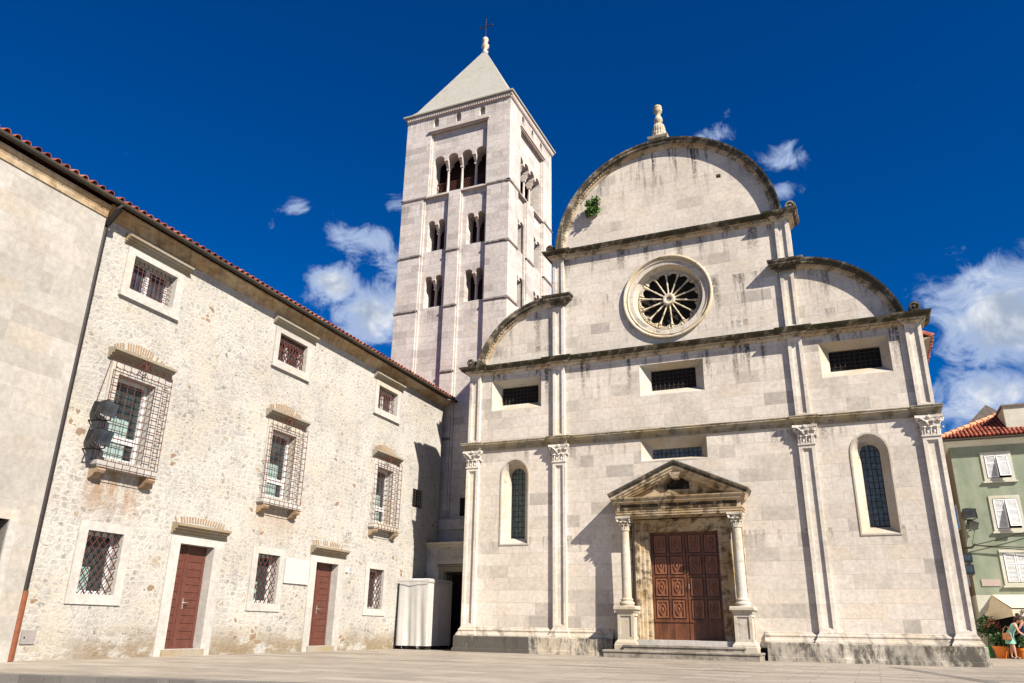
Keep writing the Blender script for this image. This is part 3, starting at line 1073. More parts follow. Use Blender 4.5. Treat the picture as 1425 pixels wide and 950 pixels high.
g.plate(tym, [nic], CM, yf + .16)
g.band([CM(*p, yf + .16) for p in nic], [CM(*p, -.05) for p in nic])
g.build('tympanum', M['portal'], portal)
g = G(); g.plate(nic, [], CM, -.12); g.build('niche_back', M['portal_roof'], portal)
g = G()      # weathered bracket block under the apex
g.frus((PX - .10, PX + .08, yf - .10, yf + .3), 5.70, (PX - .2, PX + .2, yf - .14, yf + .3), 5.9)
g.build('apex_block', M['portal'], portal)
# steps and threshold
g = G(); g.sweep([(-1, GZ - .02), (0, GZ - .02), (0, .19), (.03, .20), (.03, .24), (-.0, .255), (-1.2, .256)], [(PX - 2.45, 0), (PX - 2.45, -1.42), (PX + 2.35, -1.42), (PX + 2.35, 0)])
g.box(PX - 2.4, PX + 2.3, -1.38, 0, GZ, .25)
g.build('step', M['stepstone'], portal)
g = G()
g.box(PX - 1.88, PX + 1.88, -1.08, -.02, .25, .36)
g.box(PX - 1.92, PX + 1.92, -1.11, -.02, .355, .41)
g.build('step', M['stepstone'], portal)
g = G(); g.box(PX - 1.56, PX + 1.56, -.62, .5, .405, .565); g.build('threshold', M['stoneframe'], portal)

# doors
def wood(name, c, d):
    mt, t = new_mat(name)
    tc = t.n('ShaderNodeTexCoord').outputs['Object']
    n = t.noise(t.vmul(tc, (14, 14, 1.2)), 1.0, 8, .65, .4)
    n2 = t.noise(tc, 3, 5)
    col = t.mix(t.mapr(t.math('ADD', t.math('MULTIPLY', n, .7), t.math('MULTIPLY', n2, .3)), .35, .65), d, c)
    finish(t, col, .42, n, .2, .005, spec=.4)
    return mt
M['wood'] = wood('carved_door_wood', (.155, .055, .024), (.06, .022, .011))
M['woodhi'] = wood('raised_panel_wood', (.24, .095, .045), (.13, .048, .024))
for sx in (-1, 1):
    x0, x1 = (PX - 1.17, PX - .012) if sx < 0 else (PX + .012, PX + 1.15)
    DY = .24
    mpd = lambda a, b, d: (a, DY + d, b)
    g = G()
    cols = 2; rows = 4
    zs0, zs1 = 1.14, 4.02
    stile = .07
    cw = (x1 - x0 - stile * 3) / 2
    rh = (zs1 - zs0 - stile * 5) / 4
    cells = []
    for i in range(cols):
        for j in range(rows):
            cells.append((x0 + stile + i * (cw + stile), zs0 + stile + j * (rh + stile)))
    holes = [rect(a, a + cw, b, b + rh) for a, b in cells]
    g.plate(rect(x0, x1, .565, zs1 + .02), holes, mpd, 0, .05, back=False)
    g.plate(rect(x0, x1, .565, zs1 + .02), [], mpd, .05)
    g.box(x0, x1, DY - .03, DY, 1.12, 1.16)
    dr = g.build('door', M['wood'], portal)
    for a, b in cells:
        g = G()
        o = rect(a + .04, a + cw - .04, b + .04, b + rh - .04)
        i_ = rect(a + .085, a + cw - .085, b + .085, b + rh - .085)
        g.plate(o, [i_], mpd, -.005); g.band([mpd(*p, -.005) for p in o], [mpd(*p, .05) for p in o]); g.band([mpd(*p, -.005) for p in i_], [mpd(*p, .03) for p in i_])
        g.plate(i_, [], mpd, .03)
        ca, cb = a + cw / 2, b + rh / 2
        dia = [(ca, b + .09), (a + cw - .1, cb), (ca, b + rh - .09), (a + .1, cb)]
        dii = [(ca + (p - ca) * .72, cb + (q - cb) * .76) for p, q in dia]
        g.plate(dia, [dii], mpd, -.008); g.band([mpd(*p, -.008) for p in dia], [mpd(*p, .03) for p in dia]); g.band([mpd(*p, -.008) for p in dii], [mpd(*p, .03) for p in dii])
        for k in range(8):
            an = k * pi / 4
            g.tube([(ca, DY + .0, cb), (ca + .055 * cos(an), DY + .01, cb + .075 * sin(an))], [.02, .008], 5)
        g.build('carved_panel', M['woodhi'], dr)
g = G(); g.tube([(PX + .07, .22, 2.32), (PX + .07, .18, 2.32), (PX + .07, .18, 2.18), (PX + .07, .22, 2.18)], .012, 6); g.build('door_handle', M['metal'], dr)
g = G(); g.box(PX - 1.5, PX + 1.5, .5, .56, .45, 4.3); g.build('door_backing', M['dark'], portal)

# finial on the gable
g = G()
fc = (.03, .1, 19.4)
g.frus((-.33, .39, -.26, .46), 19.35, (-.3, .36, -.23, .43), 19.64)
g.frus((-.35, .41, -.28, .48), 19.64, (-.39, .45, -.32, .52), 19.74)
nf = 16
ring = []
profile = [(.33, 19.74), (.34, 19.80), (.31, 19.9), (.31, 19.98), (.29, 20.08), (.25, 20.1), (.27, 20.14), (.26, 20.22), (.24, 20.34), (.21, 20.44), (.16, 20.5)]
for r, z in profile:
    rr = []
    for k in range(nf * 4):
        a = 2 * pi * k / (nf * 4)
        fl = 1 + (-.07 if k % 4 in (0,) else .03) * (1 if 19.82 < z < 20.45 else 0)
        rr.append((.03 + r * fl * cos(a), .1 + r * fl * sin(a), z))
    ring.append(rr)
for A_, B_ in zip(ring[:-1], ring[1:]):
    g.band(A_, B_)
g.lathe([(.15, 20.49), (.11, 20.53), (.14, 20.58), (.18, 20.67), (.175, 20.76), (.13, 20.86), (.095, 20.94), (.10, 21.0), (.15, 21.08), (.175, 21.12), (.18, 21.22), (.16, 21.26), (.175, 21.30), (.165, 21.38), (.10, 21.44), (.0, 21.46)], (.03, .1, 0), 20)
g.build('finial', M['finial'], church, smooth=True)

# church body behind the facade
g = G()
g.box(-8.05, -4.4, .7, 26, 0, 10.25); g.box(4.4, 8.1, .7, 26, 0, 10.25)
g.box(-4.4, 4.4, .7, 26, 0, 14.9)
g.build('nave_walls', M['church'], church)


# ------------------------------------------------------------------ clay roof tiles
def tile_mat():
    mt, t = new_mat('clay_roof_tiles')
    tc = t.n('ShaderNodeTexCoord').outputs['Object']
    n = t.noise(tc, 2.4, 6, .7)
    v = t.n('ShaderNodeTexVoronoi', {'Vector': tc, 'Scale': 3.6}).outputs['Color']
    vs = t.n('ShaderNodeSeparateXYZ', {0: v}).outputs[0]
    k = t.math('ADD', t.math('MULTIPLY', n, .5), t.math('MULTIPLY', vs, .5))
    col = t.ramp(k, [(.2, (.10, .032, .022)), (.45, (.24, .065, .04)), (.65, (.34, .105, .06)), (.85, (.40, .20, .13))])
    finish(t, col, .85, t.noise(tc, 20, 5), .3, .01, spec=.2)
    return mt
M['tile'] = tile_mat()


def tiled_slope(g, origin, along, up, length, rise_len, sp=.24, r=.085, step=.45):
    """barrel tiles: covers running up the slope, with stepped courses, over a flat bed"""
    o, al, up = Vector(origin), Vector(along).normalized(), Vector(up).normalized()
    nn = al.cross(up)
    if nn.z < 0: nn = -nn
    n_ = int(length / sp)
    ns = max(1, int(rise_len / step))
    g.add([o, o + al * length, o + al * length + up * rise_len, o + up * rise_len] + [p - nn * .05 for p in (o, o + al * length, o + al * length + up * rise_len, o + up * rise_len)],
          [(0, 1, 2, 3), (4, 5, 6, 7), (0, 1, 5, 4), (1, 2, 6, 5), (2, 3, 7, 6), (3, 0, 4, 7)])
    for i in range(n_):
        c = o + al * (sp * (i + .5))
        jit = random.uniform(-.02, .02)
        for j in range(ns):
            a = c + up * (rise_len * j / ns - (.03 if j else jit + .02)) + nn * .018
            b = c + up * (rise_len * (j + 1) / ns)
            vs = []
            for p, rr in ((a, r * 1.08), (b, r * .86)):
                for k in range(6):
                    th = pi * k / 5
                    vs.append(p + al * cos(th) * rr + nn * sin(th) * rr * .95)
            for p, rr in ((a, r * .9), (b, r * .7)):
                for k in range(6):
                    th = pi * k / 5
                    vs.append(p + al * cos(th) * rr + nn * sin(th) * rr * .95)
            fs = [(k, k + 1, 7 + k, 6 + k) for k in range(5)] + [(12 + k, 13 + k, 19 + k, 18 + k) for k in range(5)] + [(k, k + 1, 13 + k, 12 + k) for k in range(5)]
            g.add(vs, fs)


for sx in (-1, 1):
    g = G()
    ex = sx * 8.62
    run = 8.62 - 4.4
    tiled_slope(g, (ex, .72, 10.22), (0, 1, 0), (-sx * run, 0, 2.3), 25.2, sqrt(run ** 2 + 2.3 ** 2), .3, .1, .9)
    g.build('aisle_roof', M['tile'], church)
    g = G()
    g.add([(sx * 8.1, .72, 9.98), (sx * 8.1, .72, 10.18), (sx * 8.55, .72, 10.18), (sx * 8.1, 25.9, 9.98), (sx * 8.1, 25.9, 10.18), (sx * 8.55, 25.9, 10.18)],
          [(0, 1, 2), (3, 4, 5), (0, 2, 5, 3), (1, 2, 5, 4)])
    g.build('eave', M['hood'], church)
    g = G()
    tiled_slope(g, (sx * 4.42, .72, 14.9), (0, 1, 0), (-sx * 4.42, 0, 2.1), 25.2, sqrt(4.42 ** 2 + 2.1 ** 2), .3, .1, .9)
    g.build('nave_roof', M['tile'], church)

# ------------------------------------------------------------------ BELL TOWER
TK = 31.0 / 32.0
TX, TY, TW, TD = -17.81, 35.1, 6.48, 6.2
tower = thing('bell_tower', 'tall square Romanesque stone bell tower with a pyramid spire and iron cross', 'bell tower', (TX * TK, TY * TK, .84 * (1 - TK)))
tower.scale = (TK, TK, TK)


def multi_arch(a0, a1, b0, b1, n, gap, seg=8):
    """n round-headed lights side by side merged above slender supports (cusps between)"""
    w = (a1 - a0 - gap * (n - 1)) / n
    r = w / 2
    pts = [(a0, b0), (a1, b0)]
    for k in reversed(range(n)):
        c = a0 + k * (w + gap) + r
        for i in range(seg + 1):
            t = pi * i / seg
            pts.append((c + r * cos(t), b1 - r + r * sin(t)))
    return pts, w, r


def tower_face(mp, wd, quad_n, lesene):
    """one side of the shaft; mp(a, z, depth)"""
    l0, l1, c0, c1, r0, r1 = lesene
    bays = [(l0, c0), (c1, r0)]
    bel = (l0 + .26, r0 - .08, 22.92, 27.0)
    holes, steps_ = [], []
    top_b = 22.86
    for a, b in bays:
        holes.append(rect(a, b, 5.6, top_b))
    holes.append(rect(*bel))
    nich = []
    for c in (l0 + .55, wd / 2 + .05, r0 - .42):
        nich.append([(c - .17, 27.38), (c + .17, 27.38), (c + .17, 27.78), (c + .12, 27.9), (c, 27.99), (c - .12, 27.9), (c - .17, 27.78)])
    g = G()
    g.plate(rect(0, wd, 0, 28.3), holes + nich, mp, 0)
    for nn_ in nich:
        g.band([mp(*p, 0) for p in nn_], [mp(*p, .22) for p in nn_]); g.plate(nn_, [], mp, .22)
    lights = []
    for hi, h in enumerate(holes):
        a0, a1 = min(p[0] for p in h), max(p[0] for p in h)
        b0, b1 = min(p[1] for p in h), max(p[1] for p in h)
        e = .09 if hi < 2 else .07
        h2 = rect(a0 + e, a1 - e, b0, b1)
        if hi == 2:
            h2 = rect(a0 + e, a1 - e, b0, b1 - .02)
        g.band([mp(*p, 0) for p in h], [mp(*p, .09) for p in h])
        g.plate(h, [h2], mp, .09) if hi == 2 else g.add([mp(a0, b0, .09), mp(a0 + e, b0, .09), mp(a0 + e, b1, .09), mp(a0, b1, .09),
                                                        mp(a1 - e, b0, .09), mp(a1, b0, .09), mp(a1, b1, .09), mp(a1 - e, b1, .09)], [(0, 1, 2, 3), (4, 5, 6, 7)])
        g.band([mp(*p, .09) for p in h2], [mp(*p, .19) for p in h2])
        ops = []
        if hi < 2:
            c = (a0 + a1) / 2 + (.03 if hi == 0 else .10)
            for z0, z1 in ((16.36, 18.16), (19.62, 21.46)):
                ops.append((c - .53, c + .53, z0, z1, 2, .15))
        else:
            ops.append((a0 + .17, a1 - .09, 23.06, 25.5, quad_n, .17))
        loops = []
        for (p0, p1, z0, z1, n, gap) in ops:
            lp, w, r = multi_arch(p0, p1, z0, z1, n, gap)
            loops.append(lp)
            lights.append((p0, p1, z0, z1, n, gap, w, r))
            g.band([mp(*p, .19) for p in lp], [mp(*p, .95) for p in lp])
        g.plate(h2, loops, mp, .19)
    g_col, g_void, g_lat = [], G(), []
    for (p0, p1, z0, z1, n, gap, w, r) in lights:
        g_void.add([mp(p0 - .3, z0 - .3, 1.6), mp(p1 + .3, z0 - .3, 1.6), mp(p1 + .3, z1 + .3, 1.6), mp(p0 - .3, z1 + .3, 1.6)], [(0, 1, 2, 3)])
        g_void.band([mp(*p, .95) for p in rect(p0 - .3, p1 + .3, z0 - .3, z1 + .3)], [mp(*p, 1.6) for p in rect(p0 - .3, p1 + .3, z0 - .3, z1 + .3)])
        for k in range(1, n):
            c = p0 + k * (w + gap) - gap / 2
            q = G()
            zs = z1 - r
            md = .55
            # impost block spreading through the wall
            def slab(za, zb, d0, d1, h0, h1, D0, D1):
                q.add([mp(c - h0, za, d0), mp(c + h0, za, d0), mp(c + h0, za, d1), mp(c - h0, za, d1), mp(c - h1, zb, D0), mp(c + h1, zb, D0), mp(c + h1, zb, D1), mp(c - h1, zb, D1)],
                      [(0, 1, 2, 3), (4, 5, 6, 7), (0, 1, 5, 4), (1, 2, 6, 5), (2, 3, 7, 6), (3, 0, 4, 7)])
            slab(zs - .42, zs - .06, md - .1, md + .1, .06, gap / 2 + .01, .24, .90)
            slab(zs - .06, zs + .03, .17, .95, gap / 2 + .02, gap / 2 + .02, .17, .95)
            slab(zs - .50, zs - .42, md - .11, md + .11, .085, .085, md - .11, md + .11)
            b0 = mp(c, z0, md)
            pts = [mp(c, z0, md), mp(c, z0 + .05, md), mp(c, z0 + .09, md), mp(c, zs - .52, md), mp(c, zs - .48, md)]
            q.tube(pts, [.105, .105, .078, .068, .09], 12)
            g_col.append(q)
        if n > 2:
            lt = G()
            hgt = .95
            nn_ = int((p1 - p0) / .13)
            for i in range(nn_):
                a = p0 + (p1 - p0) * i / nn_
                lt.tube([mp(a, z0, .7), mp(min(a + .5, p1), z0 + hgt * min(1, (p1 - a) / .5), .7)], .016, 4, cap=False)
                lt.tube([mp(a + .13, z0, .7), mp(max(a + .13 - .5, p0), z0 + hgt * min(1, (a + .13 - p0) / .5), .7)], .016, 4, cap=False)
            lt.tube([mp(p0, z0 + hgt, .7), mp(p1, z0 + hgt, .7)], .03, 4)
            g_lat.append(lt)
        else:
            lt = G()
            for i in range(1, 9):
                a = p0 + (p1 - p0) * i / 9
                lt.tube([mp(a, z0, .9), mp(a, z1, .9)], .010, 4, cap=False)
            for i in range(1, 12):
                b = z0 + (z1 - z0) * i / 12
                lt.tube([mp(p0, b, .9), mp(p1, b, .9)], .008, 4, cap=False)
            g_lat.append(lt)
    # flat hood band above the belfry panel and sill below
    a0, a1 = bel[0] - .1, bel[1] + .08
    def slab2(g, a0, a1, z0, z1, pr, d1=.12):
        P = [mp(a0, z0, -pr), mp(a1, z0, -pr), mp(a1, z0, d1), mp(a0, z0, d1), mp(a0, z1, -pr), mp(a1, z1, -pr), mp(a1, z1, d1), mp(a0, z1, d1)]
        g.add(P, [(0, 1, 2, 3), (4, 5, 6, 7), (0, 1, 5, 4), (1, 2, 6, 5), (2, 3, 7, 6), (3, 0, 4, 7)])
    tg = [G(), G()]
    slab2(tg[0], a0, a1, 26.98, 27.0601, .05); slab2(tg[0], a0 - .04, a1 + .04, 27.06, 27.16, .11)
    slab2(tg[1], l0 + .27, r0 - .09, 22.93, 23.03, -.10, .25)
    sg = []
    for zz in (19.44, 16.26, 12.74, 9.32):
        for s0, s1 in ((-.05, l0), (c0, c1), (r0, wd + .05)):
            q = G(); slab2(q, s0, s1, zz - .085, zz, .055); slab2(q, s0, s1, zz - .13, zz - .0849, .03); sg.append(q)
    for s0, s1 in ((-.05, bel[0] - .06), (bel[1] + .06, wd + .05)):
        q = G(); slab2(q, s0, s1, 22.86, 22.94, .05); slab2(q, s0, s1, 22.81, 22.8601, .03); sg.append(q)
    return g, g_col, g_void, g_lat, tg, sg


hw, hd = TW / 2, TD / 2
FR = (1.33, None, 2.92, 3.62, 5.20, None)
SD = (1.22, None, 2.45, 3.45, 4.92, None)
faces = [('front', lambda a, z, d: (-hw + a, -hd + d, z), TW, FR),
         ('right', lambda a, z, d: (hw - d, -hd + a, z), TD, SD),
         ('back', lambda a, z, d: (hw - a, hd - d, z), TW, FR),
         ('left', lambda a, z, d: (-hw + d, hd - a, z), TD, SD)]
for nm, mp, wd, les in faces:
    g, cols_, gv, lats, tg, sg = tower_face(mp, wd, 4, les)
    g.build('shaft_wall', M['tower'], tower)
    for q in cols_:
        q.build('colonnette', M['towertrim'], tower, smooth=True)
    gv.build('belfry_interior', M['darkbrown'], tower)  # boxes behind the openings, with the darkness put into their colour
    if nm in ('front', 'right'):
        for q in lats:
            q.build('window_lattice', M['rust'], tower, fixn=False)
    tg[0].build('panel_hood', M['towertrim'], tower)
    tg[1].build('belfry_sill', M['towertrim'], tower)
    for q in sg:
        q.build('string_course', M['tower_string'], tower)
sqp = lambda h, k: [(-h, -k), (h, -k), (h, k), (-h, k), (-h, -k)]
g = G()
g.sweep([(0, 28.05), (.05, 28.08), (.06, 28.16), (.12, 28.20), (.13, 28.30), (.0, 28.32)], sqp(hw, hd), caps=False)
for k in range(2):
    for i in range(46):
        a = -hw + .07 + i * (TW - .14) / 45
        g.box(a - .035, a + .035, (-hd - .12) if k == 0 else (hd + .03), (-hd - .03) if k == 0 else (hd + .12), 28.10, 28.2)
    for i in range(44):
        a = -hd + .07 + i * (TD - .14) / 43
        g.box((hw + .03) if k else (-hw - .12), (hw + .12) if k else (-hw - .03), a - .035, a + .035, 28.10, 28.2)
g.build('cornice', M['towertrim'], tower)
g = G()
lv = [(hw + .12, hd + .12, 28.33), (hw + .21, hd + .21, 28.36), (hw + .21, hd + .21, 28.45), (hw - .05, hd - .05, 28.64), (hw - .35, hd - .35, 29.02), (.09, .09, 34.6)]
rings = [[(-a, -b, z), (a, -b, z), (a, b, z), (-a, b, z)] for a, b, z in lv]
for A_, B_ in zip(rings[:-1], rings[1:]):
    g.band(A_, B_)
g.add(rings[0], [(0, 1, 2, 3)]); g.add(rings[-1], [(0, 1, 2, 3)])
g.build('spire', M['tower_roof'], tower)
g = G()
g.lathe([(.17, 34.5), (.2, 34.62), (.13, 34.72), (.12, 34.85), (.24, 35.0), (.25, 35.12), (.14, 35.25), (.13, 35.35), (.19, 35.48), (.19, 35.62), (.12, 35.74), (.0, 35.78)], (0, 0, 0), 12)
g.build('spire_knob', M['trim'], tower, smooth=True)
g = G()
g.tube([(0, 0, 35.7), (0, 0, 37.15)], .035, 6)
g.tube([(-.42, 0, 36.62), (.42, 0, 36.62)], .04, 6)
for p in ((-.42, 0, 36.62), (.42, 0, 36.62), (0, 0, 37.15)):
    g.lathe([(0, -.07), (.06, -.03), (.06, .03), (0, .07)], p, 6)
g.tube([(.06, 0, 35.6), (.16, .1, 35.0), (.2, .12, 34.6)], .012, 4)
g.build('cross', M['iron'], tower)
# blind arch and small window low on the front face
g = G()
ax, ay = -16.45 - TX, -hd + .19
g.box(ax - .42, ax + .42, ay - .01, ay + .0, 5.3, 5.31)
g.tube([(ax - .42, ay, 6.05)] + [(ax + .42 * cos(pi - pi * i / 10), ay, 6.5 + .42 * sin(pi * i / 10)) for i in range(11)] + [(ax + .42, ay, 6.05)], .035, 5)
lw = g.build('blind_arch', M['towertrim'], tower)
g = G(); g.box(ax - .36, ax + .36, ay - .02, ay + .05, 5.45, 6.46); g.build('window_pane', M['dark'], lw)
g = G(); g.box(-hw + 2.3, hw, -hd - .22, -hd + .1, 5.0, 5.45); g.box(-hw + 2.3, hw, -hd - .12, -hd + .1, 0, 5.0)
g.build('footing', M['tower'], tower)

# ------------------------------------------------------------------ RUBBLE HOUSE on the left
def rubble():
    mt, t = new_mat('rubble_masonry')
    tc, x, y, z, w = coords(t)
    wob = t.n('ShaderNodeTexNoise', {'Vector': tc, 'Scale': 2.6, 'Detail': 7.0, 'Roughness': .66}).outputs['Color']

    def cells(scale, amp, rnd_, metric, shift=(0, 0, 0)):
        v = t.vadd(t.vadd(t.vmul(w, scale), t.vmul(wob, (amp, amp, 0))), shift)
        f1 = t.n('ShaderNodeTexVoronoi', {'Vector': v, 'Scale': 1.0, 'Randomness': rnd_}, voronoi_dimensions='2D', distance=metric)
        f2 = t.n('ShaderNodeTexVoronoi', {'Vector': v, 'Scale': 1.0, 'Randomness': rnd_}, voronoi_dimensions='2D', distance=metric, feature='F2')
        e_ = t.math('SUBTRACT', f2.outputs['Distance'], f1.outputs['Distance'])
        c_ = t.n('ShaderNodeSeparateXYZ', {0: f1.outputs['Color']})
        return e_, c_.outputs[0], c_.outputs[1]
    eA, cA, dA = cells((3.9, 6.6, 1), 1.0, .80, 'CHEBYCHEV')
    eB, cB, dB = cells((5.4, 7.8, 1), 1.7, 1.0, 'EUCLIDEAN', (3, 5, 0))
    zone = t.mapr(t.noise(tc, .45, 4, .6), .50, .60)
    zone = t.math('MAXIMUM', zone, t.math('MULTIPLY', t.mapr(z, 6.4, 8.2), .92))
    fm = lambda f, a_, b_: t.n('ShaderNodeMix', {0: f, 2: a_, 3: b_}, data_type='FLOAT').outputs[0]
    e, cc, cd_ = fm(zone, eA, eB), fm(zone, cA, cB), fm(zone, dA, dB)
    stone = t.ramp(cc, [(0.0, (.20, .192, .182)), (.12, (.275, .264, .25)), (.4, (.33, .315, .296)), (.7, (.36, .343, .318)), (.93, (.37, .345, .30)), (.98, (.30, .245, .175)), (1.0, (.21, .14, .085))])
    fine = t.noise(tc, 16, 8, .74)
    mid_ = t.noise(t.vadd(tc, (6, 6, 6)), 5.5, 7, .7, .3)
    stone = t.mix(t.mapr(fine, .42, .66, 0, .5), stone, (.155, .145, .13))
    stone = t.mix(t.mapr(mid_, .44, .60, 0, .75), stone, (.40, .385, .355))
    warm = t.mapr(t.noise(t.vadd(tc, (3, 8, 1)), .7, 5, .6), .45, .62)
    mort = t.mix(warm, (.425, .408, .376), (.425, .392, .335))
    mort = t.mix(t.mapr(t.noise(tc, 20, 6, .75), .42, .66, 0, .5), mort, (.235, .205, .17))
    smear = t.noise(t.vadd(tc, (7, 2, 5)), 1.35, 8, .72, .4)
    rag = t.math('MULTIPLY', t.math('SUBTRACT', t.noise(tc, 9, 6, .75), .5), .52)
    er = t.math('ADD', e, rag)
    thr = t.mapr(smear, .37, .66, .02, .66, smooth=False)
    mm = t.n('ShaderNodeMapRange', {0: er, 1: thr, 2: t.math('ADD', thr, .10), 3: 1.0, 4: 0.0}).outputs[0]
    col = t.mix(t.math('MULTIPLY', mm, .9), stone, mort)
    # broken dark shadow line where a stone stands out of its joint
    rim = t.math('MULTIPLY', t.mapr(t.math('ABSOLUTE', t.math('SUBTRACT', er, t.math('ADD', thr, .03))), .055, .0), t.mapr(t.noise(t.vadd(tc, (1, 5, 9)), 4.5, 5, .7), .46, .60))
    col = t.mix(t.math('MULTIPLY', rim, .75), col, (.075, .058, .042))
    # occasional red-brown stones and deep joints
    odd = t.math('MULTIPLY', t.math('GREATER_THAN', cd_, .985), t.mapr(er, .1, .25))
    col = t.mix(t.math('MULTIPLY', odd, .75), col, (.17, .095, .048))
    void_ = t.mapr(t.noise(t.vmul(w, (5.5, 11, 1)), 1.0, 5, .65, .6), .655, .71)
    col = t.mix(t.math('MULTIPLY', void_, .7), col, (.07, .05, .04))
    sooty = t.math('MULTIPLY', t.mapr(t.noise(t.vadd(t.vmul(w, (.35, 1.5, 1)), (2, 2, 2)), 1.0, 7, .75, .3), .60, .72), t.mapr(fine, .4, .6))
    col = t.mix(t.math('MULTIPLY', sooty, .45), col, (.13, .12, .095))
    foot = t.math('MULTIPLY', t.mapr(z, .95, .1), t.mapr(t.noise(t.vmul(w, (.8, 1.4, 1)), 1.0, 6, .65), .38, .52))
    foot = t.math('MULTIPLY', foot, t.mapr(y, 1.0, 2.6, .35, 1.0))
    ochre = t.mix(t.noise(tc, 5, 7, .7), (.13, .085, .045), (.27, .215, .135))
    col = t.mix(t.math('MULTIPLY', foot, .9), col, ochre)
    for yc, amt in ((1.9, .75), (8.1, .4)):
        d = t.math('ABSOLUTE', t.math('SUBTRACT', y, yc))
        rw_ = t.math('MULTIPLY', t.mapr(d, 1.35, .5), t.math('MULTIPLY', t.mapr(z, 2.9, 3.9), t.math('LESS_THAN', z, 4.35)))
        rn = t.mapr(t.noise(t.vmul(w, (2.5, .9, 1)), 1.0, 6, .7), .36, .58)
        col = t.mix(t.math('MULTIPLY', t.math('MULTIPLY', rw_, rn), amt), col, (.26, .15, .075))
    tone = t.mapr(t.noise(t.vadd(tc, (8, 1, 6)), .55, 6, .62), .34, .66, .86, 1.0)
    col = t.mix(1.0, col, t.n('ShaderNodeCombineColor', {0: tone, 1: tone, 2: tone}).outputs[0], 'MULTIPLY')
    h = t.math('ADD', t.math('MULTIPLY', t.math('MINIMUM', er, .35), .8), t.math('MULTIPLY', fine, 1.1))
    h = t.math('SUBTRACT', h, t.math('MULTIPLY', void_, 1.0))
    finish(t, col, .92, h, .7, .03, spec=.15)
    return mt


M['rubble'] = rubble()
M['render'] = ashlar('plain_stone_facing', (.285, .263, .232), (.335, .313, .281), (.36, .338, .305), (.34, .30, .25), 1.0, .46, (.25, .225, .195), .009, bump=.25, mort_mix=.5, contrast=.9)
M['gutter'] = weathered('old_metal_gutter', (.055, .05, .042), (.045, .055, .03), (.5, .65), .7, False, (.08, .06, .045))
M['cove'] = weathered('plaster_cove', (.42, .335, .225), (.08, .05, .025), (.42, .64), .7, False, (.36, .24, .13))
M['pipe'] = plain('black_iron_pipe', (.026, .021, .02), .55, .25, 12, .2)
M['pipered'] = plain('rusty_brown_pipe', (.17, .055, .025), .6, .2, 12, .1)
M['corbel'] = weathered('rust_stained_corbel', (.30, .235, .165), (.12, .08, .05), (.5, .66), .7, False, (.28, .18, .10))
M['brick'] = weathered('thin_arch_bricks', (.24, .14, .075), (.12, .06, .035), (.5, .7), .6, False, (.29, .21, .13))

LD = Vector((-0.02682356, 0.99964018, 0)); LN = Vector((0.99964018, 0.02682356, 0))
hp = LN * -16.2 + LD * 12
HR = math.atan2(-LD.x, LD.y)
house = thing('stone_house', 'long rubble stone house with brown doors, caged windows and red tile eaves', 'house', (hp.x, hp.y, 0), HR)
HM = lambda a, b, d: (-d, a, b)      # a along the wall (s - 12), b height, d depth into the wall

UP = [(13.92, 'grid'), (19.92, 'scroll'), (26.1, 'bars')]
MID = [14.0, 20.0, 26.3]
LOW = [13.95, 19.97, 26.22]
DOORS = [16.95, 23.03]
hs = []
for c, k in UP: hs.append(('up', c - 12, rect(c - 12 - .74, c - 12 + .74, 8.90, 9.85), k))
for c in MID: hs.append(('mid', c - 12, rect(c - 12 - .60, c - 12 + .60, 4.55, 6.66), None))
for c in LOW: hs.append(('low', c - 12, rect(c - 12 - .52, c - 12 + .52, 1.42, 2.85), None))
for c in DOORS: hs.append(('door', c - 12, rect(c - 12 - .64, c - 12 + .64, .19, 2.83), None))
hs.append(('small', 17.08, rect(16.62, 17.55, 5.52, 6.28), None))
g = G()
g.plate(rect(0, 19, 0, 10.75), [h[2] for h in hs], HM, 0)
for h in hs:
    g.band([HM(*p, 0) for p in h[2]], [HM(*p, .42) for p in h[2]])
g.band([HM(*p, 0) for p in rect(0, 19, 0, 10.75)], [HM(*p, 8.0) for p in rect(0, 19, 0, 10.75)])
g.plate(rect(0, 19, 0, 10.75), [], HM, 8.0)
g.build('wall', M['rubble'], house)


def frame_ring(outer, inner, d0, d1, dr):
    """stone surround: proud face at depth d0, reveal running in to dr"""
    g = G()
    ax_, bx_ = sum(p[0] for p in inner) / 4, sum(p[1] for p in inner) / 4
    inner = [(a + (.008 if a < ax_ else -.008), b + (.008 if b < bx_ else -.008)) for a, b in inner]
    g.plate(outer, [inner], HM, d0)
    g.band([HM(*p, d0) for p in outer], [HM(*p, .02) for p in outer])
    g.band([HM(*p, d0) for p in inner], [HM(*p, dr) for p in inner])
    return g


def hood(a0, a1, z0, z1, out, n=4):
    """small moulded cornice"""
    H_ = z1 - z0
    prof = [(0, z0), (out * .18, z0), (out * .22, z0 + H_ * .18), (out * .42, z0 + H_ * .22), (out * .46, z0 + H_ * .42), (out * .72, z0 + H_ * .5),
            (out * .78, z0 + H_ * .68), (out * .97, z0 + H_ * .74), (out, z0 + H_), (0, z0 + H_ * 1.12)]
    g = G()
    ins = out * .9
    # outward is the right-hand side of travel: travel from +a to -a keeps +x outward
    g.sweep([(o - 0, z) for o, z in prof], [(0.0, a0 + ins), (0.0, a0 + ins)] if False else [(-.02, a0 + ins), (0, a0 + ins), (0, a1 - ins), (-.02, a1 - ins)] if False else [(0, a1 - ins)[::1], (0, a0 + ins)][::-1])
    return g


def box_between(g, a0, a1, d0, d1, b0, b1):
    g.box(-d1, -d0, a0, a1, b0, b1)


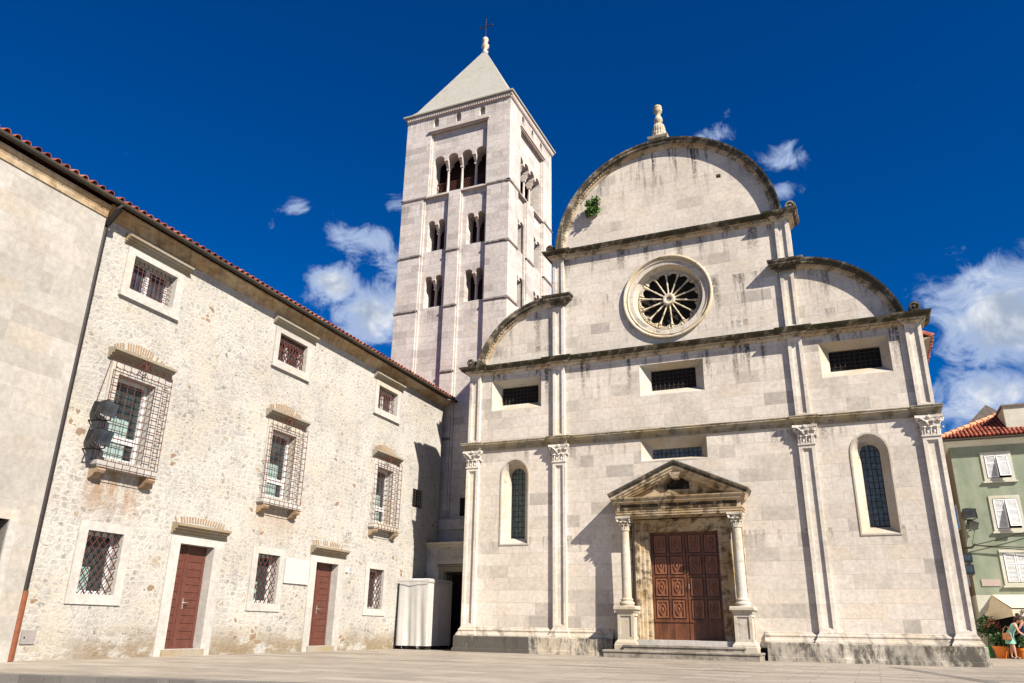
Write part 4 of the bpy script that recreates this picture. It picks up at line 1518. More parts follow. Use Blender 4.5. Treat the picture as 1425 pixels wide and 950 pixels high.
def casement(g, a0, a1, b0, b1, d, mull=2, th=.06, trans=None):
    box_between(g, a0, a0 + th, d, d + .06, b0, b1)
    box_between(g, a1 - th, a1, d, d + .06, b0, b1)
    box_between(g, a0 + th, a1 - th, d + .001, d + .059, b1 - th, b1)
    box_between(g, a0 + th, a1 - th, d + .001, d + .059, b0, b0 + th)
    for i in range(1, mull):
        c = a0 + (a1 - a0) * i / mull
        box_between(g, c - th * .8, c + th * .8, d - .012, d + .05, b0 + th, b1 - th)
    for tz in (trans or []):
        box_between(g, a0 + th, a1 - th, d - .004, d + .052, tz - th * .8, tz + th * .8)


for kind, c, hole, var in hs:
    a0, a1 = hole[0][0], hole[1][0]
    b0, b1 = hole[0][1], hole[2][1]
    if kind == 'up':
        fr = frame_ring(rect(c - .96, c + .98, 8.74, 10.01), rect(a0, a1, b0, b1), -.05, 0, .40)
        win = fr.build('window', M['stoneframe'], house)
        s_ = G(); s_.box(0, .09, c - .99, c + 1.0, 8.64, 8.76); s_.build('sill', M['stoneframe'], win)
        hood(c - 1.3, c + 1.3, 10.06, 10.27, .21).build('hood', M['hood'], win)
        q = G(); casement(q, a0, a1, b0, b1, .26, 2, .085); q.build('casement', M['whitepaint'], win)
        q = G(); box_between(q, a0, a1, .30, .31, b0, b1); q.build('pane', M['glass'], win)
        q = G()
        if var == 'grid':
            for i in range(1, 10):
                a = a0 + (a1 - a0) * i / 10
                q.tube([(-.10, a, b0), (-.10, a, b1)], .011, 4)
            for i in range(1, 7):
                b = b0 + (b1 - b0) * i / 7
                q.tube([(-.115, a0, b), (-.115, a1, b)], .010, 4)
        elif var == 'scroll':
            for i in range(10):
                a = a0 + (a1 - a0) * (i + .5) / 10
                for ph in (0, pi):
                    pts = [(-.10, a + .07 * sin(k * pi / 4 + ph) + random.uniform(-.012, .012), b0 + (b1 - b0) * k / 16) for k in range(17)]
                    q.tube(pts, .013, 4)
            for i in range(1, 10):
                a = a0 + (a1 - a0) * i / 10
                q.tube([(-.11, a, b0), (-.11, a, b1)], .010, 4)
            for b in (b0 + .02, b1 - .1, b1 - .02):
                q.tube([(-.09, a0, b), (-.09, a1, b)], .014, 4)
            for i in range(4):     # curls
                a = a0 + (a1 - a0) * (i + .5) / 4
                q.tube([(-.08, a + .13 * cos(k * .7) * (1 - k / 14), b0 + .5 + .25 * sin(k * .7) * (1 - k / 14)) for k in range(13)], .012, 4)
        else:
            for i in range(1, 12):
                a = a0 + (a1 - a0) * i / 12
                q.tube([(-.10, a, b0), (-.10, a, b1)], .015, 4)
            for i in range(1, 4):
                b = b0 + (b1 - b0) * i / 4
                q.tube([(-.115, a0, b), (-.115, a1, b)], .012, 4)
        q.build('grille', M['rust'], win)
    elif kind == 'mid':
        fr = frame_ring(rect(c - .84, c + .84, 4.42, 6.93), rect(a0, a1, b0, b1), -.04, 0, .40)
        win = fr.build('window', M['stoneframe'], house)
        hood(c - 1.24, c + 1.24, 6.98, 7.22, .27).build('hood', M['hood'], win)
        s_ = G(); s_.box(0, .29, c - .93, c + .93, 4.32, 4.42); s_.box(0, .27, c - .9, c + .9, 4.28, 4.32)
        s_.build('sill', M['stoneframe'], win)
        for sg_ in (-1, 1):
            q = G()
            pr = [(0, 4.28), (.29, 4.28), (.30, 4.20), (.26, 4.14), (.19, 4.12), (.14, 4.06), (.08, 4.02), (0, 4.0)]
            cc_ = c + sg_ * .76
            P = [(o, cc_ - .11, z) for o, z in pr] + [(o, cc_ + .11, z) for o, z in pr]
            k = len(pr)
            q.add(P, [(i, (i + 1) % k, k + (i + 1) % k, k + i) for i in range(k)] + [tuple(range(k)), tuple(range(k, 2 * k))])
            q.build('corbel', M['corbel'], win)
        q = G(); casement(q, a0, a1, b0, b1, .24, 1, .10, [5.12]); q.build('casement', M['whitepaint'], win)
        q = G(); box_between(q, a0, a1, .29, .30, b0, b1); q.build('pane', M['tealglass'], win)
        q = G()   # pale half curtains behind the lower lights
        for (ca, cb) in ((a0 + .10, a0 + (a1 - a0) * .70),):
            n_ = 14
            for zz0, zz1 in ((4.62, 5.06), (5.18, 5.66)):
                vs = []
                for i in range(n_ + 1):
                    a = ca + (cb - ca) * i / n_
                    dd = .275 + .008 * sin(i * 2.2)
                    vs += [(-dd, a, zz0), (-dd, a, zz1 + .03 * sin(i * 1.3))]
                q.add(vs, [(2 * i, 2 * i + 2, 2 * i + 3, 2 * i + 1) for i in range(n_)])
        q.build('curtain', M.setdefault('curtain', plain('pale_green_curtain', (.20, .275, .26), .8, .12)), win)
        # projecting cage grille
        q = G()
        o = .24
        za, zb = 4.44, 6.90
        aa, ab = c - .88, c + .92
        nv, nh = 8, 13
        for i in range(nv + 1):
            a = aa + (ab - aa) * i / nv
            q.tube([(o, a, za), (o, a, zb)], .0125 if i in (0, nv) else .010, 4)
        for i in range(nh + 1):
            b = za + (zb - za) * i / nh
            q.tube([(o + .012, aa, b), (o + .012, ab, b)], .010, 4)
            if i % 2 == 0:
                q.tube([(0, ab, b), (o, ab, b)], .008, 4)
                if b < 5.9:
                    q.tube([(0, aa, b), (o, aa, b)], .009, 4)
        for oo in (.16,):
            q.tube([(oo, aa, za), (oo, aa, 5.9)], .008, 4)
        for i in range(8):    # scroll cresting
            a = aa + .12 + (ab - aa - .24) * i / 7
            q.tube([(o, a + .075 * cos(k * .8), zb + .03 + .07 * abs(sin(k * .4))) for k in range(9)], .009, 4)
        q.tube([(o, c, zb), (o, c - .1, zb + .14), (o, c, zb + .3), (o, c + .1, zb + .14), (o, c, zb)], .014, 4)
        q.tube([(o, c - .2, zb + .04), (o, c - .12, zb + .18), (o, c, zb + .1), (o, c + .12, zb + .18), (o, c + .2, zb + .04)], .013, 4)
        q.tube([(o, c, zb), (o, c, zb + .34)], .013, 4)
        for i in range(1, 8):   # bars carried down below the sill
            a = aa + (ab - aa) * i / 8
            q.tube([(o + .07, a, 4.26), (o + .07, a, 4.46)], .008, 4)
        q.tube([(o + .07, aa, 4.26), (o + .07, ab, 4.26)], .009, 4)
        q.build('grille', M['rust'], win)
        q = G()    # relieving arch of thin bricks set flush above
        for i in range(-10, 11):
            an = i * .046
            R_a = 1.72
            cx2, cz2 = c - .05 + R_a * sin(an), 7.46 - R_a + R_a * cos(an)
            dx, dz = sin(an), cos(an)
            hh, ww = .105 + random.uniform(-.015, .015), .021
            P = []
            for xx in (-.05, .012):
                for s1, s2 in ((-1, -1), (1, -1), (1, 1), (-1, 1)):
                    P.append((xx, cx2 + s1 * ww * dz + s2 * hh * dx, cz2 - s1 * ww * dx + s2 * hh * dz))
            if random.random() > .08:
                q.add(P, [(0, 1, 2, 3), (4, 5, 6, 7), (0, 1, 5, 4), (1, 2, 6, 5), (2, 3, 7, 6), (3, 0, 4, 7)])
        q.band([(-.03, c - .05 + 1.64 * sin(k * .046), 5.74 + 1.64 * cos(k * .046)) for k in range(-10, 11)], [(-.03, c - .05 + 1.80 * sin(k * .046), 5.74 + 1.80 * cos(k * .046)) for k in range(-10, 11)], closed=False)
        q.build('brick_arch', M['brick'], house)
    elif kind == 'low':
        fr = frame_ring(rect(c - .76, c + .76, 1.2, 3.05), rect(a0, a1, b0, b1), -.035, 0, .40)
        win = fr.build('window', M['stoneframe'], house)
        q = G(); casement(q, a0, a1, b0, b1, .28, 1, .09); q.build('casement', M['whitepaint'], win)
        q = G(); box_between(q, a0, a1, .33, .34, b0, b1); q.build('pane', M['tealglass'], win)
        q = G()   # blind
        box_between(q, a0 + .05, (a0 + a1) / 2 + .02, .318, .323, b0 + .05, b0 + .62)
        q.build('blind', M.setdefault('curtain', plain('pale_green_curtain', (.20, .275, .26), .8, .12)), win)
        q = G()
        W_, H_ = a1 - a0, b1 - b0
        st = .20
        k = -12
        while k < 14:
            for sgn in (1, -1):
                # line a = a0 + k*st + t, b = b0 + sgn*t*1.25
                s_ = 1.28
                pa = []
                base = a0 + k * st
                ts = []
                for (aL) in (a0, a1):
                    b = (b0 if sgn > 0 else b1) + sgn * (aL - base) * s_
                    if b0 <= b <= b1: ts.append((aL, b))
                for bL in (b0, b1):
                    a = base + (bL - (b0 if sgn > 0 else b1)) * sgn / s_
                    if a0 <= a <= a1: ts.append((a, bL))
                if len(ts) >= 2:
                    p, r = min(ts), max(ts)
                    if (Vector(p) - Vector(r)).length > .05:
                        q.tube([(-.06 - (.012 if sgn > 0 else 0), *p), (-.06 - (.012 if sgn > 0 else 0), *r)], .0115, 4)
            k += 1
        q.build('grille', M['rust'], win)
    elif kind == 'door':
        o_ = rect(c - .97, c + .98, .02, 3.0)
        i_ = rect(a0, a1, b0, b1)
        g = frame_ring(o_, i_, -.04, 0, .42)
        dw = g.build('doorway', M['stoneframe'], house)
        hood(c - 1.22, c + 1.22, 3.06, 3.31, .25).build('hood', M['hood'], dw)
        q = G(); q.box(-.4, .08, a0 - .1, a1 + .1, .025, .188); q.build('doorstep', M['hood'], dw)
        q = G(); DD = .24
        m_ = a0 + (a1 - a0) * (.42 if c < 8 else .36)
        q.box(-DD - .06, -DD, a0, a1, b0, b1)
        for (l0_, l1_) in ((a0, m_ - .01), (m_ + .01, a1)):
            q.box(-DD, -DD + .02, l0_ + .02, l0_ + .12, b0 + .02, b1 - .02)
            q.box(-DD, -DD + .02, l1_ - .12, l1_ - .02, b0 + .02, b1 - .02)
            npl = 13
            for i in range(npl):
                z0 = b0 + .04 + (b1 - b0 - .08) * i / npl
                z1 = b0 + .04 + (b1 - b0 - .08) * (i + 1) / npl
                q.box(-DD, -DD + .014, l0_ + .125, l1_ - .125, z0 + .007, z1 - .007)
        q.box(-DD, -DD + .035, m_ - .03, m_ + .03, b0 + .02, b1 - .02)
        q.box(-DD, -DD + .04, a0, a1, b0, b0 + .05)
        leafd = q.build('door', M['doorpaint'], dw)
        q = G()
        hx = m_ + .12 if c < 8 else m_ + .14
        q.box(-DD + .02, -DD + .03, hx - .025, hx + .025, 1.18, 1.45)
        q.tube([(-DD + .03, hx, 1.34), (-DD + .09, hx, 1.34), (-DD + .09, hx + .13, 1.34)], .013, 6)
        q.build('handle', M['metal'], leafd)
        q = G()
        for i in range(-9, 10):
            a = c + i * .10
            z_ = 3.36 + .05 * cos(i * .17)
            P_ = [(xx, a + s1 * .022 + s2 * i * .004, z_ + .06 + s2 * .075) for xx in (-.05, .012) for s1, s2 in ((-1, -1), (1, -1), (1, 1), (-1, 1))]
            if random.random() > .15:
                q.add(P_, [(0, 1, 2, 3), (4, 5, 6, 7), (0, 1, 5, 4), (1, 2, 6, 5), (2, 3, 7, 6), (3, 0, 4, 7)])
        q.box(-.035, -.03, c - .94, c + .94, 3.37, 3.46)
        q.build('brick_arch', M['brick'], house)
    else:
        q = G()
        box_between(q, a0, a1, .30, .31, b0, b1)
        win = q.build('window', M['dark'], house)
        q = G()
        for i in range(1, 6):
            a = a0 + (a1 - a0) * i / 6
            q.tube([(-.05, a, b0), (-.05, a, b1)], .014, 4)
        for i in range(0, 7):
            b = b0 + (b1 - b0) * i / 6
            q.tube([(-.035, a0, b), (-.035, a1, b)], .012, 4)
        q.build('grille', M['iron'], win)

# eaves cove, gutter, roof
g = G()
g.sweep([(0, 10.42), (.03, 10.43), (.05, 10.46), (.12, 10.53), (.22, 10.58), (.33, 10.61), (.36, 10.62), (.36, 10.67), (0, 10.70)], [(0, .0), (0, 19.0), (-8, 19.0)])
g.build('eaves_cove', M['cove'], house)


def gutter(g, a0, a1, out, z, r=.085):
    n = 8
    vs = []
    for a in (a0, a1):
        for rr in (r, r * .86):
            for i in range(n + 1):
                t = pi + pi * i / n
                vs.append((out + rr * cos(t), a, z + rr * sin(t)))
    k = n + 1
    fs = []
    for i in range(n):
        fs.append((i, i + 1, 2 * k + i + 1, 2 * k + i))
        fs.append((k + i, k + i + 1, 3 * k + i + 1, 3 * k + i))
    for b in (0, 2 * k):
        for i in range(n):
            fs.append((b + i, b + i + 1, b + k + i + 1, b + k + i))
    for i in (0, n):
        fs.append((i, k + i, 3 * k + i, 2 * k + i))
    g.add(vs, fs)
    a = a0 + .4
    while a < a1:
        g.tube([(out - r - .1, a, z + .05)] + [(out + r * 1.06 * cos(pi + pi * i / 6), a, z + r * 1.06 * sin(pi + pi * i / 6)) for i in range(7)], .011, 4)
        a += 1.1


g = G()
gutter(g, .0, 19.35, .49, 10.74)
g.build('gutter', M['gutter'], house)
g = G()
sl = Vector((-1, 0, .34)).normalized()
tiled_slope(g, (.47, 0, 10.80), (0, 1, 0), sl, 19.4, 4.4, .235, .072, .42)
g.build('roof', M['tile'], house)
g = G()
tiled_slope(g, (-8.3, 0, 10.80), (0, 1, 0), Vector((1, 0, .34)), 19.4, 4.6, .235, .083, .9)
g.build('roof', M['tile'], house)
g = G()
g.add([(.0, 19.0, 10.7), (-8, 19.0, 10.7), (-3.9, 19.0, 12.15)], [(0, 1, 2)])
g.build('gable_infill', M['rubble'], house)
# rainwater pipe in the corner
g = G()
g.tube([(.49, .10, 10.66), (.49, .10, 10.52), (.16, .10, 10.18), (.11, .10, 10.08), (.11, .10, 1.35)], .075, 10)
for z in (9.2, 6.2, 3.3):
    g.lathe([(.075, -.02), (.075, .02)], (.11, .10, z), 10)
dp = g.build('downpipe', M['pipe'], house, smooth=True)
g = G(); g.tube([(.115, .10, 1.42), (.115, .10, .04)], .088, 10); g.build('pipe_foot', M['pipered'], dp, smooth=True)
g = G()
g.box(0, .03, .33, .66, .36, .64)
mb = g.build('meter_cover', plain('grey_metal_cover', (.32, .29, .27), .5, .1, 8, .4), house)
g = G(); g.box(.03, .036, .38, .41, .47, .51); g.build('keyhole', M['dark'], mb)
g = G(); g.box(0, .05, 8.77, 10.02, 2.06, 2.82)
pl = g.build('wall_plaque', plain('white_marble_plaque', (.42, .405, .38), .5, .06), house)
g = G(); g.box(0, .05, 12.18, 12.32, 2.60, 2.78); g.build('doorbell_box', M['whitepaint'], house)
g = G(); g.box(0, .02, 10.45, 10.72 - .05, .0, .0) if False else g.box(-.22, -.215, 10.40, 10.52, 2.05, 2.35)
g.build('door_notice', plain('yellow_notice_paper', (.62, .33, .06), .7, .2, 15), house)

# ---- two floodlights on the near caged window
def floodlight(loc, rz, tilt, label, scale=1.0):
    t_ = thing('floodlight', label, 'floodlight', loc, rz, 'floodlights fixed to the house walls')
    Rt = Matrix.Rotation(tilt, 4, 'X')
    def P(g):
        g.v = [tuple(Rt @ Vector(p) * scale) for p in g.v]
        return g
    g = G()
    g.frus((-.10, .10, -.20, -.05), -.10, (-.10, .10, -.20, -.05), .10)
    g.add([(-.21, .16, -.16), (.21, .16, -.16), (.21, .16, .16), (-.21, .16, .16), (-.13, -.05, -.11), (.13, -.05, -.11), (.13, -.05, .11), (-.13, -.05, .11)],
          [(4, 5, 6, 7), (0, 1, 5, 4), (1, 2, 6, 5), (2, 3, 7, 6), (3, 0, 4, 7)])
    for k in range(-3, 4):
        g.box(k * .028 - .004, k * .028 + .004, -.23, -.2, -.09, .09)
    P(g).build('lamp_housing', M['blackmetal'], t_)
    g = G(); g.box(-.20, .20, .145, .155, -.15, .15); P(g).build('lamp_glass', M['glass'], t_)
    g = G()
    g.tube([(-.22, .03, 0), (-.24, .0, -.2), (-.1, -.05, -.26), (.1, -.05, -.26), (.24, .0, -.2), (.22, .03, 0)], .016, 5)
    g.tube([(0, -.05, -.26), (0, -.34, -.26)], .02, 5)
    g.v = [tuple(Vector(p) * scale) for p in g.v]
    g.build('bracket', M['iron'], t_)
    return t_


M['blackmetal'] = plain('black_lamp_metal', (.028, .03, .036), .4, .15, 10, .5, .5)
toW = lambda x, y, z: tuple((Matrix.Translation((hp.x, hp.y, 0)) @ Matrix.Rotation(HR, 4, 'Z') @ Vector((x, y, z))))
for z, lab in ((5.62, 'black floodlight beside the caged window, upper one of the pair'), (4.93, 'black floodlight beside the caged window, lower one of the pair')):
    floodlight(toW(.36, .93, z), HR + radians(-90 + 12), radians(-12), lab, 1.12)
tag(G().tube([toW(.03, 1.12, 6.9), toW(.03, .95, 5.9), toW(.05, .93, 5.6)], .012, 5).build('power_cable', M['rust']), 'thin reddish cable running down the wall to the floodlights', 'cable')

# ------------------------------------------------------------------ PLAIN HOUSE at the left edge
ph = thing('plain_house', 'smooth pale stone-faced house beside the downpipe', 'house', (hp.x, hp.y, 0), HR)
PO = .25
PMp = lambda a, b, d: (PO - d, a, b)
wi = rect(-1.75, -.71, 1.25, 2.80)
wo = rect(-2.0, -.52, .98, 3.02)
g = G()
g.plate(rect(-14, -.03, 0, 10.6), [wi], PMp, 0)
g.band([PMp(*p, 0) for p in wi], [PMp(*p, .4) for p in wi])
g.band([PMp(*p, 0) for p in rect(-14, -.03, 0, 10.6)], [PMp(*p, 8.25) for p in rect(-14, -.03, 0, 10.6)])
g.plate(rect(-14, -.03, 0, 10.6), [], PMp, 8.25)
g.build('wall', M['render'], ph)
g = G(); g.plate(wo, [wi], PMp, -.04); g.band([PMp(*p, -.04) for p in wo], [PMp(*p, .02) for p in wo]); g.band([PMp(*p, -.04) for p in wi], [PMp(*p, .3) for p in wi])
w_ = g.build('window', M['stoneframe'], ph)
g = G(); g.plate(wi, [], PMp, .25); g.build('shutter', M['doorpaint'], w_)
g = G()
g.sweep([(0, 10.28), (.03, 10.285), (.04, 10.42), (.08, 10.50), (.13, 10.53), (.135, 10.58), (-.2, 10.62)], [(PO, -14), (PO, -.03)])
g.build('eaves_cove', M['cove'], ph)
g = G(); gutter(g, -14, .0, .49, 10.74); g.build('gutter', M['gutter'], ph)
g = G(); tiled_slope(g, (.47, -14.1, 10.80), (0, 1, 0), sl, 14.1, 4.4, .25, .078, .42); g.build('roof', M['tile'], ph)
g = G(); tiled_slope(g, (-8.3, -14.1, 10.80), (0, 1, 0), Vector((1, 0, .34)), 14.1, 4.6, .27, .095, .9); g.build('roof', M['tile'], ph)

# ------------------------------------------------------------------ GATEWAY between house and church
gw = thing('gateway', 'low stone gateway with an inscribed slab and iron gate between house and church', 'gateway', (-15.5, 29.7, 0))
GM = lambda a, b, d: (a, d, b)
gh = rect(-.62, .55, .05, 3.0)
g = G()
g.plate([(-1.6, 0), (1.75, 0), (1.75, 4.1), (-1.6, 4.1)], [gh], GM, 0, .5)
g.build('wall', M['church'], gw)
g = G(); g.sweep([(0, 4.0), (.04, 4.02), (.06, 4.08), (.12, 4.12), (.13, 4.2), (-.6, 4.22)], [(-1.6, 0), (1.75, 0)]); g.build('coping', M['trim'], gw)
g = G(); g.plate(rect(-.88, .8, .05, 3.2), [gh], GM, -.05, .0, back=False); g.sweep([(0, 3.2), (.06, 3.22), (.08, 3.28), (0, 3.32)], [(-.95, -.0), (.85, -.0)]); g.build('door_surround', M['hood'], gw)
g = G(); g.box(-1.0, .9, -.04, 0, 3.47, 3.93); isl = g.build('inscribed_slab', M['stoneframe'], gw)
g = G()
for i in range(11):
    a = -.62 + 1.17 * (i + .5) / 11
    g.tube([(a, .2, .1), (a, .2, 2.95)], .014, 5)
for z in (.15, 1.2, 2.9):
    g.box(-.62, .55, .185, .215, z, z + .05)
g.build('iron_gate', M['iron'], gw)
g = G(); g.plate(rect(-.7, .65, 0, 3.1), [], GM, .9); g.build('passage', M['dark'], gw)


def letters(txt, size, mat, parent, mtx, name, depth=.004):
    cu = bpy.data.curves.new(name, 'FONT')
    cu.body = txt
    cu.size = size
    cu.extrude = depth
    cu.align_x = 'CENTER'
    ob = bpy.data.objects.new(name + '_tmp', cu)
    COL.objects.link(ob)
    dg = bpy.context.evaluated_depsgraph_get()
    me = bpy.data.meshes.new_from_object(ob.evaluated_get(dg))
    bpy.data.objects.remove(ob)
    bpy.data.curves.remove(cu)
    me.materials.clear()
    me.materials.append(mat)
    o = bpy.data.objects.new(name, me)
    COL.objects.link(o)
    o.parent = parent
    o.matrix_local = mtx
    return o


M['letter'] = plain('incised_letters', (.24, .19, .16), .9, .1)
X90 = Matrix.Rotation(pi / 2, 4, 'X')
letters('CARARE', .15, M['letter'], isl, Matrix.Translation((.0, -.041, 3.54)) @ X90, 'lettering')
letters('IMA', .13, M['letter'], isl, Matrix.Translation((.42, -.041, 3.75)) @ X90, 'lettering')

# ------------------------------------------------------------------ COVERED STALL
M['hem'] = plain('stitched_hem', (.30, .285, .26), .8, .1)
M['tarp'] = plain('white_tarpaulin', (.43, .415, .39), .55, .07, 3, 0, .35, .2)
st = thing('covered_stall', 'tall box-shaped stall under a pale grey tarpaulin beside the church corner', 'stall', (-16.15, 28.3, 0))
g = G()
WX, WY = .66, .98
nz_ = 10
loops = []
per = []
N1, N2 = 26, 34
for i in range(N1): per.append((-WX + 2 * WX * i / N1, -WY, 0, i / N1))
for i in range(N2): per.append((WX, -WY + 2 * WY * i / N2, 1, i / N2))
for i in range(N1): per.append((WX - 2 * WX * i / N1, WY, 2, i / N1))
for i in range(N2): per.append((-WX, WY - 2 * WY * i / N2, 3, i / N2))
for j in range(nz_ + 1):
    t = j / nz_
    z = .16 + (2.56 - .16) * t
    lp = []
    for x, y, sd_, u in per:
        am = .055 * (1 - t) ** .6 * (1 if sd_ in (0, 2) else .45)
        fold = am * 1.25 * (sin(u * 12.5 + .9 * sin(t * 2.5) + sd_ * 2) * .5 + sin(u * 5.3 + 1.3 + t * 1.5 + sd_) * .7 + .22 * sin(u * 29 + 2.5 * t)) * sin(pi * min(1, max(0, u)) ) ** .35
        sh = 1 - .02 * t
        nx_, ny_ = ((0, -1), (1, 0), (0, 1), (-1, 0))[sd_]
        corner = .02 * (t ** 6)
        lp.append((x * sh + nx_ * fold, y * sh + ny_ * fold, z + .02 * sin(u * 7 + sd_) * (t > .95)))
    loops.append(lp)
for A_, B_ in zip(loops[:-1], loops[1:]):
    g.band(A_, B_)
top = [(x * .94, y * .94, 2.60) for x, y, z in loops[-1]]
g.band(loops[-1], top)
n_ = len(top)
g.add(top + [(0, 0, 2.66)], [(i, (i + 1) % n_, n_) for i in range(n_)])
g.build('tarpaulin', M['tarp'], st, smooth=True)
g = G(); g.box(-.6, .6, -.9, .9, .06, .3)
g.build('base', M['dark'], st)
for sx in (-1, 1):
    for sy in (-1, 1):
        g = G(); g.lathe([(.0, -.025), (.055, -.025), (.055, .025), (0, .025)], (sx * .52, sy * .8, GZ + .055), 12, 'x'); g.build('wheel', M['blackmetal'], st)
g = G()
for x in (-.4, .25, .32): g.tube([(x, -.97, .2), (x + .02, -.99, .1), (x + .03, -.97, .04)], .006, 4)
g.build('tie_cord', M['whitepaint'], st)
g = G()
g.tube([(-.70, -1.035, 2.50), (0, -1.05, 2.485), (.70, -1.035, 2.50), (.71, 0, 2.49), (.70, 1.03, 2.50)], .012, 5)
g.build('top_hem', M['hem'], st)

# ------------------------------------------------------------------ GREEN HOUSE
def green_render():
    mt, t = new_mat('sage_green_render')
    tc, x, y, z, w = coords(t)
    n = t.noise(tc, .8, 7, .65)
    col = t.mix(t.mapr(n, .35, .65), (.165, .198, .142), (.215, .245, .18))
    low = t.mapr(z, 3.2, 2.85)
    rn = t.mapr(t.noise(t.vmul(w, (2, .5, 1)), 1, 6, .7), .42, .62, .0, .35)
    col = t.mix(rn, col, (.30, .30, .24))
    finish(t, col, .9, t.noise(tc, 10, 6), .2, .01, spec=.2)
    return mt
M['green'] = green_render()
M['whitewash'] = weathered('whitewashed_render', (.50, .50, .43), (.3, .28, .22), (.55, .7), .5, False, (.44, .42, .33))
M['sidewall'] = weathered('old_brown_render', (.17, .15, .11), (.05, .045, .03), (.5, .65), .7, False, (.22, .16, .10))
gh_ = thing('green_house', 'sage green rendered house with white louvred shutters and a red tile roof', 'house', (4.15, 40.0, 0))
GMp = lambda a, b, d: (a, d, b)
wins_ = []
for a in (1.28, 4.15, 7.0):
    for b0, b1 in ((7.42, 8.46), (5.24, 6.52), (3.0, 4.22)):
        wins_.append((a, b0, a + .92, b1))
g = G()
o_ = rect(0, 11, 2.5, 9.0)
g.plate(o_, [rect(a, c, b, d) for a, b, c, d in wins_], GMp, 0)
for a, b, c, d in wins_:
    g.band([GMp(*p, 0) for p in rect(a, c, b, d)], [GMp(*p, .3) for p in rect(a, c, b, d)])
g.build('wall', M['green'], gh_)
g = G(); g.box(0.0, 11, .002, 11, 0, 2.5); g.build('ground_floor_wall', M['whitewash'], gh_)
g = G(); g.box(0.0, 11, .4, 11, 2.5, 9.0); g.box(0, .002, 0, .4, 2.5, 9.0); g.build('side_wall', M['sidewall'], gh_)
for y0, z0, z1 in ((1.2, 5.4, 6.5), (1.3, 2.9, 4.0), (5.0, 5.4, 6.5)):
    g = G(); g.box(-.03, .0, y0, y0 + .9, z0, z1); w_ = g.build('side_window', M['whitepaint'], gh_)
    g = G(); g.box(-.045, -.031, y0 + .08, y0 + .42, z0 + .08, z1 - .08); g.box(-.045, -.031, y0 + .5, y0 + .82, z0 + .08, z1 - .08); g.build('pane', M['glass'], w_)
M['shutter'] = plain('white_shutter_paint', (.66, .67, .67), .55, .06)
for k, (a, b, c, d) in enumerate(wins_):
    g = G()
    g.plate(rect(a - .13, c + .13, b - .13, d + .13), [rect(a, c, b, d)], GMp, -.04, 0, back=False)
    g.box(a - .2, c + .2, -.10, 0, b - .2, b - .13)
    w_ = g.build('window', M['whitewash'], gh_)
    m_ = (a + c) / 2
    for s, (p, q_) in enumerate(((a + .02, m_ - .01), (m_ + .01, c - .02))):
        g = G()
        open_ = (s == 1 and k < 2)
        yy = -.06
        def sb(x0, x1, y0, y1, z0, z1):
            g.box(x0, x1, y0, y1, z0, z1)
        st_ = len(g.v)
        sb(p, p + .05, yy, yy + .035, b + .03, d - .03); sb(q_ - .05, q_, yy, yy + .035, b + .03, d - .03)
        for zz in (b + .03, d - .08, (b + d) / 2 + .12):
            sb(p + .05, q_ - .05, yy + .001, yy + .034, zz, zz + .05)
        zz = b + .11
        while zz < d - .12:
            g.add([(p + .05, yy + .002, zz), (q_ - .05, yy + .002, zz), (q_ - .05, yy + .03, zz + .035), (p + .05, yy + .03, zz + .035),
                   (p + .05, yy + .008, zz - .006), (q_ - .05, yy + .008, zz - .006), (q_ - .05, yy + .034, zz + .028), (p + .05, yy + .034, zz + .028)],
                  [(0, 1, 2, 3), (4, 5, 6, 7), (0, 1, 5, 4), (2, 3, 7, 6)])
            zz += .052
        if s == 1 and k % 3 != 2 and k < 3:     # pushed outwards at the foot
            an = radians(14)
            zt_ = d - .03
            g.v = [(x, yy + (y - yy) * cos(an) - (zt_ - z) * sin(an), zt_ - (zt_ - z) * cos(an)) for x, y, z in g.v]
        g.build('shutter', M['shutter'], w_)
    g = G(); g.plate(rect(a, c, b, d), [], GMp, .28); g.build('pane', M['dark'], w_)
g = G(); g.sweep([(0, 8.9), (.05, 8.93), (.12, 9.02), (.3, 9.08), (.32, 9.16), (-.2, 9.2)], [(0, 11), (0, 0), (11, 0)]); g.build('eaves', M['whitewash'], gh_)
g = G(); g.tube([(-.38, -.38, 9.18), (11.2, -.38, 9.18)], .07, 8); g.build('gutter', M['gutter'], gh_)
g = G()
# hipped roof: front slope with tiles + left slope
RX0, RX1, RY0, RY1, RZ, RR = -.42, 11.2, -.42, 11.4, 9.22, 3.3
inner = [(2.9, 2.9), (8.3, 2.9), (8.3, 8.1), (2.9, 8.1)]
zt_ = RZ + 1.75
bt = [(RX0, RY0, RZ), (RX1, RY0, RZ), (RX1, RY1, RZ), (RX0, RY1, RZ)]
tp = [(a, b, zt_) for a, b in inner]
g.band(bt, tp); g.add(tp, [(0, 1, 2, 3)]); g.add([(x, y, z - .05) for x, y, z in bt], [(0, 1, 2, 3)])
slv = Vector((0, 3.32, 1.75)); slv.normalize()
nn_ = Vector((0, -1.75, 3.32)).normalized()
x = RX0 + .2
while x < RX1 - .2:
    L_ = 3.75 * min(1, (x - RX0) / 3.32, (RX1 - x) / 2.9)
    j = 0
    while j * .4 < L_:
        a = Vector((x, RY0 - .04, RZ)) + slv * (j * .4) + nn_ * .03
        b = a + slv * min(.42, L_ - j * .4 + .02)
        vs = []
        for p, rr in ((a, .072), (b, .058)):
            for k in range(5):
                th = pi * k / 4
                vs.append(p + Vector((cos(th) * rr, 0, 0)) + nn_ * sin(th) * rr)
        g.add(vs, [(k, k + 1, 6 + k, 5 + k) for k in range(4)])
        j += 1
    x += .17
g.build('roof', M['tile'], gh_)
g = G()
hp0, hp1 = Vector((RX0, RY0, RZ + .05)), Vector((2.9, 2.9, zt_ + .06))
